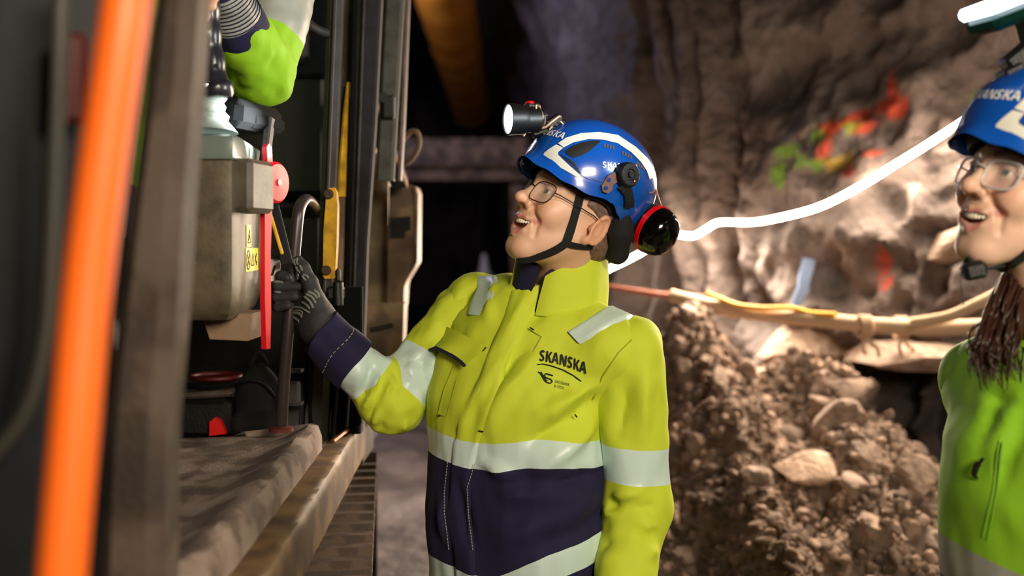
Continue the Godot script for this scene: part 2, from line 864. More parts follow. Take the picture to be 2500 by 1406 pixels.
func materials() -> void:
	var patches := noise_map(0.012, 5, 3, [[0.0, Color(0.55, 0.52, 0.5)], [0.5, Color(0.85, 0.83, 0.8)], [1.0, Color(1, 1, 1)]])
	var grain := noise_map(0.03, 5, 7)
	var fine := noise_map(0.09, 3, 11)
	var blotch := noise_map(0.006, 5, 21, [[0.0, Color(0.5, 0.48, 0.46)], [0.42, Color(0.7, 0.66, 0.63)], [0.6, Color(0.95, 0.92, 0.88)], [1.0, Color(1, 1, 1)]])
	M.grain = grain
	M.fine = fine
	M.patches = patches
	M.rock = grained(Color(0.809, 0.729, 0.720), 0.9, patches, 0.6, grain, 3.0)
	M.rock.vertex_color_use_as_albedo = true
	M.stone = grained(Color(0.855, 0.758, 0.702), 0.92, patches, 2.0, grain, 0.8)
	M.stone.vertex_color_use_as_albedo = true
	M.plain_rock = grained(Color(0.43, 0.385, 0.38), 0.9, patches, 0.6, grain, 3.0)
	M.ground = grained(Color(0.36, 0.33, 0.34), 0.75, blotch, 0.35, grain, 2.5)
	M.black = mat(Color(0.035, 0.035, 0.04), 0.6)
	M.black_plastic = grained(Color(0.05, 0.05, 0.055), 0.5, patches, 3.0, fine, 0.05)
	M.cab_dark = grained(Color(0.15, 0.145, 0.155), 0.85, patches, 2.0, fine, 0.05)
	M.rubber = mat(Color(0.03, 0.03, 0.033), 0.92)
	M.rubber.metallic_specular = 0.3
	M.frame = grained(Color(0.25, 0.235, 0.25), 0.62, patches, 2.5, fine, 0.04, 0.25)
	M.frame_dark = grained(Color(0.17, 0.155, 0.18), 0.6, patches, 2.5, fine, 0.04, 0.25)
	M.dusty_frame = grained(Color(0.34, 0.29, 0.255), 0.7, blotch, 1.8, fine, 0.08)
	M.tan = grained(Color(0.56, 0.46, 0.37), 0.6, blotch, 1.3, fine, 0.05)
	M.tan_pale = grained(Color(0.62, 0.57, 0.44), 0.6, blotch, 1.6, fine, 0.05)
	M.mud = grained(Color(0.62, 0.56, 0.54), 0.9, blotch, 2.6, fine, 0.08)
	var worn := noise_map(0.007, 5, 41, [[0.0, Color(0.42, 0.34, 0.28)], [0.45, Color(0.62, 0.52, 0.44)], [0.62, Color(0.78, 0.67, 0.5)], [1.0, Color(0.85, 0.74, 0.55)]])
	M.steel = grained(Color(0.62, 0.57, 0.52), 0.62, worn, 1.7, fine, 0.02, 0.1)
	M.track = grained(Color(0.36, 0.29, 0.235), 0.6, blotch, 3.0, fine, 0.03, 0.35)
	M.yellow = grained(Color(0.93, 0.72, 0.06), 0.45, patches, 3.0)
	M.orange = mat(Color(0.96, 0.42, 0.10), 0.45)
	M.red = mat(Color(0.85, 0.09, 0.16), 0.4)
	M.chrome = mat(Color(0.6, 0.6, 0.62), 0.25, 0.9)
	var weave := noise_map(0.12, 2, 31)
	M.lime = grained(Color(0.775, 0.83, 0.19), 0.75, null, 12.0, weave, 0.02)
	M.lime.rim_enabled = true
	M.lime.rim = 0.15
	M.lime.rim_tint = 0.8
	M.green = grained(Color(0.54, 0.76, 0.12), 0.75, null, 12.0, weave, 0.02)
	M.green_yellow = grained(Color(0.55, 0.74, 0.07), 0.75, null, 12.0, weave, 0.02)
	M.navy = grained(Color(0.075, 0.055, 0.21), 0.85, null, 12.0, weave, 0.02)
	M.navy.rim_enabled = true
	M.navy.rim = 0.08
	M.tape = grained(Color(0.8, 0.88, 0.85), 0.35, null, 20.0, weave, 0.01)
	M.tape_grey = grained(Color(0.62, 0.62, 0.58), 0.45, null, 20.0, weave, 0.01)
	M.seam = mat(Color(0.62, 0.66, 0.12), 0.8)
	M.stitch = mat(Color(0.62, 0.62, 0.5), 0.8)
	M.print = mat(Color(0.05, 0.055, 0.05), 0.7)
	M.white = mat(Color(0.88, 0.87, 0.83), 0.4)
	M.blue = mat(Color(0.05, 0.30, 0.66), 0.22)
	M.blue.clearcoat_enabled = true
	M.blue.clearcoat = 0.4
	M.blue.clearcoat_roughness = 0.08
	M.blue_dark = mat(Color(0.04, 0.2, 0.5), 0.35)
	M.skin = mat(Color(1, 1, 1), 0.5)
	M.skin.vertex_color_use_as_albedo = true
	M.skin.subsurf_scatter_enabled = true
	M.skin.subsurf_scatter_strength = 0.15
	M.glove = grained(Color(0.15, 0.145, 0.15), 0.7, null, 12.0, fine, 0.05)
	M.glove_grip = mat(Color(0.42, 0.42, 0.4), 0.7)
	M.strap = grained(Color(0.035, 0.035, 0.045), 0.85, null, 12.0, weave, 0.02)
	M.glass = mat(Color(0.9, 0.92, 0.95, 0.12), 0.02)
	M.glass.transparency = BaseMaterial3D.TRANSPARENCY_ALPHA
	M.eye_white = mat(Color(0.9, 0.87, 0.83), 0.15)
	M.iris = mat(Color(0.1, 0.13, 0.17), 0.1)
	M.teeth = mat(Color(0.93, 0.9, 0.8), 0.25)
	M.cavity = mat(Color(0.25, 0.06, 0.06), 0.6)


# ---------------------------------------------------------------- the tunnel
# plan of the rock wall, from the far end to behind the camera
var wall_plan := [Vector2(-0.6, -26.0), Vector2(0.25, -14.0), Vector2(0.62, -9.0), Vector2(0.86, -6.6), Vector2(1.0, -5.62), Vector2(1.13, -5.3), Vector2(1.3, -5.02), Vector2(1.9, -4.45), Vector2(2.5, -3.7), Vector2(2.95, -2.6), Vector2(3.15, 0.0), Vector2(3.2, 5.0)]
var wall_noise := FastNoiseLite.new()
var fold_noise := FastNoiseLite.new()


func wall_base(s: float) -> Array:   # point of the plan and its inward normal
	var i := clampi(int(s), 0, wall_plan.size() - 2)
	var a: Vector2 = wall_plan[i]
	var b: Vector2 = wall_plan[i + 1]
	var p := a.cubic_interpolate(b, wall_plan[maxi(i - 1, 0)], wall_plan[mini(i + 2, wall_plan.size() - 1)], s - i)
	var t := (b - a).normalized()
	return [p, Vector2(-t.y, t.x) if Vector2(-t.y, t.x).x < 0 else Vector2(t.y, -t.x)]


func rock_at(s: float, y: float) -> Vector3:
	var bp := wall_base(s)
	var p: Vector2 = bp[0]
	var n: Vector2 = bp[1]
	var w := Vector3(p.x, y, p.y)
	var d := wall_noise.get_noise_3dv(w * 1.0) * 0.34 + wall_noise.get_noise_3dv(w * 3.1 + Vector3(9, 3, 1)) * 0.13 + wall_noise.get_noise_3dv(w * 8.0) * 0.05
	# blocky rock low down, upright folds of sprayed concrete further back
	var folds := fold_noise.get_noise_3d(w.x * 2.2 + w.z * 2.6, w.y * 0.35 + w.x, w.z * 0.5)
	var back := clampf((-p.y - 4.75) / 0.6, 0.0, 1.0)
	d = lerpf(d, d * 0.35 + folds * 0.3, back)
	var jag := 1.0 - absf(fold_noise.get_noise_3dv(w * 2.6)) * 2.0
	var jag2 := 1.0 - absf(wall_noise.get_noise_3dv(w * 5.5 + Vector3(2, 8, 4))) * 2.0
	d += (jag * 0.1 + jag2 * 0.06) * clampf((2.0 - y) / 0.5, 0.25, 1.0) * (1.0 - back)
	var low := clampf((1.25 - y) / 0.5, 0.0, 1.0) * (1.0 - back)
	var q := absf(fold_noise.get_noise_3dv(w * 1.7 + Vector3(5, 5, 5)))
	d += low * (0.28 - q * 0.9)
	# a hollow under the ledge
	var hollow := clampf((p.x - 1.55) / 0.15, 0.0, 1.0) * clampf((0.98 - y) / 0.08, 0.0, 1.0)
	d -= hollow * 0.6
	# above the light the face leans back into the arch
	d += maxf(0.0, y - 2.6) * maxf(0.0, y - 2.6) * 0.16
	return Vector3(p.x + n.x * d, y, p.y + n.y * d)



func tunnel() -> void:
	wall_noise.seed = 4
	wall_noise.frequency = 0.9
	wall_noise.fractal_octaves = 3
	fold_noise.seed = 12
	fold_noise.frequency = 0.8
	fold_noise.fractal_octaves = 2
	var ss := []
	var s := 0.0
	while s < wall_plan.size() - 1.0:
		ss.append(s)
		s += 0.03 if s > 3.0 and s < 8.4 else 0.08
	ss.append(wall_plan.size() - 1.0)
	var ys := []
	var y := -0.2
	while y < 6.0:
		ys.append(y)
		y += 0.03 if y < 2.9 else 0.12
	var m := MB.new()
	var rows := []
	for yy in ys:
		var row := PackedVector3Array()
		for e in ss:
			row.append(rock_at(e, yy))
		rows.append(row)
	m.sheet(rows, Vector3(-1, 0, 0.3))
	# spray-paint survey marks on the rock: orange and green
	var marks := spray_marks()
	for p in m.v:
		var tone := 0.25 + wall_noise.get_noise_3dv(p * 2.3) * 0.09
		var warm := wall_noise.get_noise_3dv(p * 0.8 + Vector3(3, 0, 7)) * 0.12
		var col := Color(tone * (1.0 + warm), tone, tone * (1.0 - warm))
		if p.z < -3.0 and p.z > -6.0 and p.y > 1.0 and p.y < 2.6:
			for k in marks:
				if absf(p.x - k[0].x) < 0.3 and absf(p.y - k[0].y) < 0.3:
					var q := Vector2((p - k[0]).dot(k[1]) / k[2], (p.y - k[0].y) / k[3])
					var f := clampf((1.35 - q.length()) * 3.0 + wall_noise.get_noise_3dv(p * 9.0) * 1.2, 0.0, 1.0)
					col = col.lerp(k[4], f * 0.85)
		m.c.append(col)
	var o := single("wall_right", m.commit(180), M.rock, "rough blasted rock wall behind the muck pile", "", "", "structure")
	# backing that gives the rock its thickness
	m = MB.new()
	for i in wall_plan.size() - 1:
		var a: Vector2 = wall_plan[i]
		var b: Vector2 = wall_plan[i + 1]
		var mid := (a + b) * 0.5 + Vector2(0.9, 0.0 if i < 6 else -0.35)
		m.box(Vector3(mid.x, 2.9, mid.y), Vector3(0.4, 6.4, (b - a).length() + 0.5), Basis(Vector3.UP, atan2(b.x - a.x, b.y - a.y)), 0.01)
	part("rock_mass", m.commit(), M.ground, o)
	# floor of packed mud
	m = MB.new()
	rows = []
	for i in 150:
		var z := 5.0 - i * 0.06 if i < 125 else -2.5 - (i - 125) * 1.0
		var row := PackedVector3Array()
		for j in 90:
			var x := -4.6 + j * 0.1
			var h := wall_noise.get_noise_2d(x * 1.6, z * 1.6) * 0.05 + wall_noise.get_noise_2d(x * 6.0, z * 6.0) * 0.014
			row.append(Vector3(x, h - 0.03, z))
		rows.append(row)
	m.sheet(rows, Vector3.UP)
	o = single("floor", m.commit(180), M.ground, "dark muddy tunnel floor beside the excavator track", "", "", "structure")
	m = MB.new()
	m.box(Vector3(-0.2, -0.3, -10.5), Vector3(9.4, 0.2, 33.0))
	part("bedrock", m.commit(), M.ground, o)
	# the other sides of the tunnel
	rows = []
	m = MB.new()
	for i in 60:
		var row := PackedVector3Array()
		var z := 5.2 - i * 0.54
		for j in 30:
			var yy := j * 0.22 - 0.1
			row.append(Vector3(-4.3 + yy * yy * 0.05 + wall_noise.get_noise_2d(z * 0.7, yy * 0.7) * 0.4, yy, z))
		rows.append(row)
	m.sheet(rows, Vector3.RIGHT)
	m.box(Vector3(-5.0, 2.9, -10.5), Vector3(0.3, 6.6, 33.0))
	single("wall_left", m.commit(60), M.plain_rock, "dark rock wall on the far side of the excavator", "", "", "structure")
	m = MB.new()
	rows = []
	for i in 60:
		var row := PackedVector3Array()
		var z := 5.2 - i * 0.54
		for j in 30:
			var x := -4.4 + j * 0.29
			row.append(Vector3(x, 5.6 - pow(absf(x + 0.4) / 4.4, 2.0) * 0.7 + wall_noise.get_noise_2d(x * 0.8, z * 0.8) * 0.3, z))
		rows.append(row)
	m.sheet(rows, Vector3.DOWN)
	m.box(Vector3(-0.4, 6.3, -10.5), Vector3(9.6, 0.3, 33.0))
	single("ceiling", m.commit(60), M.plain_rock, "dark arched rock roof of the tunnel", "", "", "structure")
	m = MB.new()
	m.box(Vector3(-0.4, 2.9, 5.4), Vector3(9.6, 6.8, 0.3))
	single("wall_front", m.commit(), M.plain_rock, "rock wall closing the tunnel behind the camera", "", "", "structure")
	m = MB.new()
	rows = []
	for i in 40:
		var row := PackedVector3Array()
		for j in 60:
			var x := -4.6 + j * 0.15
			var yy := i * 0.16 - 0.2
			row.append(Vector3(x, yy, -25.0 + wall_noise.get_noise_2d(x * 1.2, yy * 0.5) * 0.7))
		rows.append(row)
	m.sheet(rows, Vector3.BACK)
	m.box(Vector3(-0.4, 2.9, -26.6), Vector3(9.6, 6.8, 0.3))
	single("wall_back", m.commit(60), M.plain_rock, "dark face at the far end of the tunnel", "", "", "structure")


# a point of the rock wall seen in the direction of a pixel of the photograph
func on_wall(px: float, py: float) -> Vector3:
	var best := Vector3.ZERO
	var miss := 1e9
	var s := 3.0
	while s < 9.5:
		var y := 1.45
		for n in 3:
			var w := rock_at(s, y)
			y = EYE - (py - ROW) / F * -w.z
		var w := rock_at(s, y)
		var e := absf(w.x / -w.z * F + 1250.0 - px)
		if e < miss:
			miss = e
			best = w
		s += 0.01
	return best


func spray_marks() -> Array:
	var out := []
	var orange := Color(0.95, 0.11, 0.03)
	var green := Color(0.28, 0.75, 0.06)
	var yellow := Color(0.9, 0.75, 0.1)
	var along := Vector3(0.72, 0, 0.69)
	for k in [[2175, 215, 7, 40, orange], [2185, 258, 20, 22, orange], [2150, 262, 14, 10, orange], [2110, 285, 16, 14, orange], [2095, 305, 26, 6, orange], [2030, 310, 18, 14, orange], [2018, 350, 8, 40, orange], [2060, 300, 12, 9, orange], [2105, 320, 12, 8, orange], [1995, 335, 12, 12, green], [1925, 370, 30, 14, green], [1950, 395, 18, 12, green], [1990, 400, 16, 10, green], [1905, 425, 10, 22, green], [2075, 310, 14, 7, green], [2070, 400, 34, 16, yellow], [2068, 415, 18, 10, orange], [2120, 375, 14, 8, orange], [2160, 640, 6, 30, orange], [2160, 690, 8, 12, orange], [2395, 235, 14, 10, green]]:
		var w := on_wall(k[0], k[1])
		var f := -w.z / F
		out.append([w, along, k[2] * f * 1.35, k[3] * f * 1.15, k[4]])
	return out


# ---------------------------------------------------------------- the luminous rope along the wall
func light_rope() -> void:
	var t := base("light_rope", Vector3(1.6, 1.7, -4.5), "glowing white LED light rope strung along the rock wall", "light rope")
	var pts := []
	for k in [[1240, 800], [1310, 755], [1380, 715], [1470, 665], [1560, 620], [1630, 575], [1690, 576], [1720, 562], [1755, 543], [1830, 543], [1900, 532], [2000, 505], [2100, 455], [2180, 405], [2250, 362], [2330, 310], [2390, 270], [2470, 205], [2600, 110], [2760, 20], [2950, -70], [3150, -130]]:
		var w := on_wall(k[0], k[1])
		pts.append([w, k])
	# hung a hand's breadth off the rock, so that the bulges of the rock stay behind it
	var path := []
	for i in pts.size():
		var d := 0.0
		for j in range(maxi(0, i - 1), mini(pts.size(), i + 2)):
			d += -pts[j][0].z
		d /= mini(pts.size(), i + 2) - maxi(0, i - 1)
		for j in range(maxi(0, i - 1), mini(pts.size(), i + 2)):
			d = minf(d, -pts[j][0].z)
		d -= 0.05
		path.append(P(pts[i][1][0], pts[i][1][1], d))
	path = smooth_path(path, 5)
	var m := MB.new()
	m.tube(path, 0.0125, 10)
	var glow := mat(Color(1, 0.97, 0.9), 0.5)
	glow.emission_enabled = true
	glow.emission = Color(1.0, 0.91, 0.8)
	glow.emission_energy_multiplier = ROPE_GLOW
	part("light_tube", m.commit(60), glow, t)
	for i in range(0, path.size(), 14):
		m = MB.new()
		m.tube([path[i] + Vector3(0, 0.012, 0), path[i] + Vector3(0.01, 0.05, -0.02), path[i] + Vector3(0.03, 0.06, -0.2)], 0.004)
		part("hanger", m.commit(), M.black, t)
	for i in range(2, path.size() - 6, 6):
		var a := AreaLight3D.new()
		a.name = "rope_light"
		var mid: Vector3 = (path[i] + path[i + 5]) * 0.5
		var dir: Vector3 = (path[i + 5] - path[i])
		var out := Vector3(-0.55, -0.45, 0.7).normalized()
		a.area_size = Vector2(dir.length(), 0.024)
		a.area_normalize_energy = true
		a.area_range = 40.0
		a.area_attenuation = 2.0
		a.light_color = Color(1.0, 0.91, 0.8)
		a.light_energy = ROPE_LIGHT * dir.length()
		a.shadow_enabled = true
		t.add_child(a, true)
		var x := dir.normalized()
		var z := -(out - x * out.dot(x)).normalized()
		a.global_transform = Transform3D(Basis(x, z.cross(x), z), mid + out * 0.016)


const ROPE_GLOW := 25.0
const ROPE_LIGHT := 8.0


# ---------------------------------------------------------------- blasted rock
func rock_mesh(seed_no: int, fineness: int, stretch: Vector3, planes := 11) -> MB:
	var rng := RandomNumberGenerator.new()
	rng.seed = seed_no
	var cuts := []
	for k in planes:
		var n := Vector3(rng.randfn(), rng.randfn(), rng.randfn()).normalized()
		cuts.append([n, rng.randf_range(0.5, 0.92)])
	var m := MB.new()
	# a cube whose faces are divided and pushed onto a many-sided stone
	for a in 3:
		for s in [-1.0, 1.0]:
			var from := m.v.size()
			for i in fineness + 1:
				for j in fineness + 1:
					var q := Vector3.ZERO
					q[a] = s
					q[(a + 1) % 3] = tan((2.0 * i / fineness - 1.0) * 0.7854)
					q[(a + 2) % 3] = tan((2.0 * j / fineness - 1.0) * 0.7854)
					var d := q.normalized()
					var r := 1.1
					for c in cuts:
						var t: float = c[0].dot(d)
						if t > 0.05:
							r = minf(r, c[1] / t)
					m.v.append(d * r * stretch)
			for i in fineness:
				for j in fineness:
					var o := from + i * (fineness + 1) + j
					if s > 0:
						m.ix.append_array(PackedInt32Array([o, o + fineness + 2, o + fineness + 1, o, o + 1, o + fineness + 2]))
					else:
						m.ix.append_array(PackedInt32Array([o, o + fineness + 1, o + fineness + 2, o, o + fineness + 2, o + 1]))
	m.fix(0)
	var tone := rng.randf_range(0.43, 0.72)
	for p in m.v:
		m.c.append(Color(tone, tone * 0.98, tone * 0.96))
	return m


var crest := []   # x, height, distance of the pile's crest


func pile_height(x: float, z: float) -> float:
	var d := -z
	var i := 0
	while i < crest.size() - 2 and crest[i + 1].x < x:
		i += 1
	var a: Vector3 = crest[i]
	var b: Vector3 = crest[i + 1]
	var t := clampf((x - a.x) / (b.x - a.x), 0.0, 1.0)
	t = t * t * (3.0 - 2.0 * t)
	var y := lerpf(a.y, b.y, t)
	var cd := lerpf(a.z, b.z, t)
	var h := y - 0.44 * maxf(0.0, cd - d) - 0.5 * maxf(0.0, d - cd - 0.1)
	h += wall_noise.get_noise_2d(x * 2.4 + 7.0, z * 2.4) * 0.12 + wall_noise.get_noise_2d(x * 7.0, z * 7.0) * 0.06 + wall_noise.get_noise_2d(x * 17.0, z * 17.0) * 0.025
	return maxf(h, -0.2)


func muck() -> void:
	crest = [Vector3(-0.4, -0.1, 4.6), Vector3(0.05, 0.2, 4.6), Vector3(0.4, 0.7, 4.6), Vector3(0.6, 0.9, 4.6), Vector3(0.85, 1.12, 4.55)]
	for k in [[1790, 860, 4.5], [1860, 905, 4.4], [1960, 885, 4.3], [2080, 930, 4.2], [2150, 1010, 4.05], [2200, 1110, 3.9], [2330, 1180, 3.7], [2560, 1230, 3.4], [3000, 1400, 3.0]]:
		var w := P(k[0], k[1], k[2])
		crest.append(Vector3(w.x, w.y, k[2]))
	var m := MB.new()
	var rows := []
	for i in 150:
		var z := -1.9 - i * 0.0235
		var row := PackedVector3Array()
		for j in 140:
			var x := -0.5 + j * 0.0235
			row.append(Vector3(x, pile_height(x, z), z))
		rows.append(row)
	m.sheet(rows, Vector3.UP)
	for p in m.v:
		var tone := 0.41 + wall_noise.get_noise_3dv(p * 6.0) * 0.22
		m.c.append(Color(tone, tone * 0.97, tone * 0.95))
	single("muck_pile", m.commit(180), M.stone, "heap of brown blasted rock rubble filling the tunnel side", "rubble", "", "stuff")
	# the larger stones, one by one
	var rng := RandomNumberGenerator.new()
	rng.seed = 5
	var kinds := []
	for k in 10:
		kinds.append(rock_mesh(50 + k, 6, Vector3(1.0, rng.randf_range(0.5, 0.9), rng.randf_range(0.7, 1.0))).commit(14))
	var put := func(at: Vector3, size: float, mesh: Mesh, label: String, group: String, turn := Vector3.ZERO) -> void:
		var o := MeshInstance3D.new()
		o.name = numbered("rock")
		o.mesh = mesh
		o.material_override = M.stone
		add_child(o)
		o.position = at
		o.basis = Basis.from_euler(turn).scaled(Vector3.ONE * size)
		tag(o, label, "rock", group)
	var seat := func(px: float, py: float) -> Vector3:   # where the sight line meets the pile
		var d := 2.2
		while d < 5.0:
			var w := P(px, py, d)
			if w.y < pile_height(w.x, w.z):
				break
			d += 0.01
		return P(px, py, d)
	# stones that stand out, each its own
	var slab := rock_mesh(91, 7, Vector3(1.0, 0.34, 0.8), 9)
	for n in slab.c.size():
		slab.c[n] = Color(1.0, 0.97, 0.93)
	var at: Vector3 = seat.call(1972, 1150)
	put.call(at + Vector3(0, 0.02, 0.02), 0.135, slab.commit(14), "large pale flat slab of rock lying on the muck pile", "", Vector3(0.25, 0.4, 0.06))
	var dark := rock_mesh(92, 6, Vector3(1, 0.7, 0.9))
	for n in dark.c.size():
		dark.c[n] = Color(0.34, 0.33, 0.33)
	put.call(seat.call(1930, 1072), 0.1, dark.commit(14), "dark rounded rock just above the large pale slab", "", Vector3(0.2, 1.2, 0))
	put.call(seat.call(2045, 1020), 0.12, kinds[2], "upright brown block near the crest of the muck pile", "", Vector3(0.3, 0.5, 0.8))
	put.call(seat.call(2115, 1115), 0.085, kinds[4], "brown rock right beside the large pale slab", "", Vector3(0.4, 0.1, 1.2))
	put.call(seat.call(2125, 1275), 0.075, slab.commit(14), "small pale flat stone low on the muck pile", "", Vector3(0.3, 1.9, 0.1))
	put.call(seat.call(2085, 960), 0.11, kinds[6], "broad brown rock on the top edge of the muck pile", "", Vector3(0.1, 0.7, 0.3))
	put.call(seat.call(1860, 910), 0.06, slab.commit(14), "pale stone on the pile under the hanging hose", "", Vector3(0.2, 0.1, 0.2))
	put.call(seat.call(2230, 1170), 0.12, kinds[7], "long brown rock leaning on the pile before the dark hollow", "", Vector3(0.2, 0.4, -0.4))
	for n in 230:
		var x := rng.randf_range(0.25, 1.9)
		var z := -rng.randf_range(2.5, 4.5)
		var h := pile_height(x, z)
		if h < 0.12:
			continue
		var size := 0.022 + 0.05 * pow(rng.randf(), 3.0)
		put.call(Vector3(x, h + size * 0.25, z), size, kinds[rng.randi() % 10], "small angular brown rock lying loose among the muck pile rubble", "loose rocks on the muck pile", Vector3(rng.randf() * 6.0, rng.randf() * 6.0, rng.randf() * 6.0))
	# everything smaller
	var mm := MultiMesh.new()
	mm.transform_format = MultiMesh.TRANSFORM_3D
	mm.use_colors = true
	mm.mesh = rock_mesh(77, 4, Vector3(1, 0.62, 0.8), 9).commit(12)
	var spots := []
	for n in 26000:
		var x := rng.randf_range(-0.4, 2.2)
		var z := -rng.randf_range(2.0, 4.9)
		var h := pile_height(x, z)
		if h < -0.1:
			continue
		var size := 0.006 + 0.026 * pow(rng.randf(), 2.5)
		spots.append(Transform3D(Basis.from_euler(Vector3(rng.randf() * 6.0, rng.randf() * 6.0, rng.randf() * 6.0)).scaled(Vector3.ONE * size), Vector3(x, maxf(h, -0.03) + size * 0.2, z)))
	mm.instance_count = spots.size()
	for n in spots.size():
		mm.set_instance_transform(n, spots[n])
		var tone := rng.randf_range(0.45, 1.6)
		mm.set_instance_color(n, Color(tone, tone * 0.97, tone * 0.94))
	var o := MultiMeshInstance3D.new()
	o.name = "gravel"
	o.multimesh = mm
	o.material_override = M.stone
	add_child(o)
	tag(o, "fine brown gravel and stone chips covering the muck pile", "gravel", "", "stuff")
	# ledges of the rock face over the pile
	var ledge := rock_mesh(301, 8, Vector3(0.3, 0.15, 0.24), 13)
	single("boulder", ledge.commit(14), M.stone, "large brown boulder under the sagging hose at the wall", "boulder").position = P(1960, 858, 4.62)
	ledge = rock_mesh(305, 8, Vector3(0.34, 0.08, 0.3), 12)
	single("boulder", ledge.commit(14), M.stone, "overhanging brown rock ledge above the dark hollow", "boulder").position = P(2275, 872, 4.28)
	ledge = rock_mesh(309, 8, Vector3(0.2, 0.12, 0.2), 12)
	single("boulder", ledge.commit(14), M.stone, "brown rock bulging from the wall right behind the colleague's chin", "boulder").position = P(2320, 600, 4.42)


func wall_lines() -> void:
	var hang := func(list: Array, off: float) -> Array:
		var pts := []
		for k in list:
			pts.append(P(k[0], k[1], k[2] - off))
		return smooth_path(pts, 6)
	var m := MB.new()
	m.tube(hang.call([[1640, 722, 4.9], [1700, 738, 4.8], [1780, 756, 4.6], [1900, 772, 4.45], [2020, 783, 4.3], [2150, 795, 4.15], [2300, 800, 4.0], [2450, 795, 3.85], [2650, 770, 3.7], [2900, 740, 3.5], [3200, 720, 3.3]], 0.1), 0.032, 12)
	single("hose", m.commit(60), mat(Color(0.72, 0.62, 0.52), 0.8), "thick beige hose sagging along the foot of the rock wall", "hose")
	m = MB.new()
	m.tube(hang.call([[2225, 788, 4.0], [2280, 780, 3.95], [2330, 768, 3.9], [2400, 735, 3.85], [2500, 690, 3.8], [2700, 640, 3.7], [3000, 620, 3.5]], 0.1), 0.022, 10)
	single("hose", m.commit(60), mat(Color(0.72, 0.62, 0.5), 0.8), "thinner beige hose branching up behind the colleague's hair", "hose")
	m = MB.new()
	m.tube(hang.call([[1330, 690, 5.5], [1400, 694, 5.35], [1480, 700, 5.2], [1560, 712, 5.1], [1640, 722, 5.0], [1720, 726, 4.9]], 0.12), 0.014, 8)
	single("cable", m.commit(60), mat(Color(0.62, 0.36, 0.28), 0.7), "thin reddish cable leading to the beige hose", "cable")
	m = MB.new()
	m.tube(hang.call([[1725, 716, 4.75], [1760, 730, 4.7], [1800, 745, 4.6], [1860, 752, 4.5], [1930, 752, 4.45], [1980, 764, 4.4], [2040, 768, 4.3]], 0.16), 0.011, 8)
	single("cable", m.commit(60), mat(Color(0.92, 0.68, 0.16), 0.6), "thin yellow cable lying along the beige hose", "cable")
	for k in [[2110, 797, "rope tie hanging from the beige hose over the boulder"], [2198, 800, "rope tie knotted on the beige hose above the dark hollow"]]:
		m = MB.new()
		var c := P(k[0], k[1], 4.08)
		for t in 3:
			var ring := []
			for w in 13:
				ring.append(c + Vector3(-0.015 + t * 0.013, cos(TAU * w / 12.0) * 0.043, sin(TAU * w / 12.0) * 0.043 + 0.01 * t))
			m.tube(ring, 0.008, 6)
		m.tube(smooth_path([c + Vector3(0, -0.035, 0.03), c + Vector3(0.02, -0.07, 0.03), c + Vector3(0.045, -0.085, 0.02), c + Vector3(0.05, -0.12, 0.03)], 4), 0.008, 6)
		m.tube(smooth_path([c + Vector3(0, -0.035, 0.03), c + Vector3(-0.02, -0.07, 0.04), c + Vector3(-0.005, -0.11, 0.03)], 4), 0.008, 6)
		single("rope_tie", m.commit(60), mat(Color(0.72, 0.6, 0.5), 0.9), k[2], "rope")
	# a pale blue strip of cloth hanging on the rock
	m = MB.new()
	var path := []
	var nor := []
	var mid := on_wall(1965, 690)
	var dd := -mid.z - 0.1
	for k in [[1975, 632], [1970, 655], [1962, 680], [1958, 705], [1946, 728], [1938, 748]]:
		path.append(P(k[0], k[1], dd - 0.03))
		nor.append(Vector3(-0.5 + 0.2 * path.size(), 0.1, 0.8).normalized())
	m.strap(path, nor, 0.055, 0.012)
	single("cloth_strip", m.commit(60), mat(Color(0.5, 0.6, 0.78), 0.8), "pale blue strip of cloth hanging above the beige hose", "cloth")


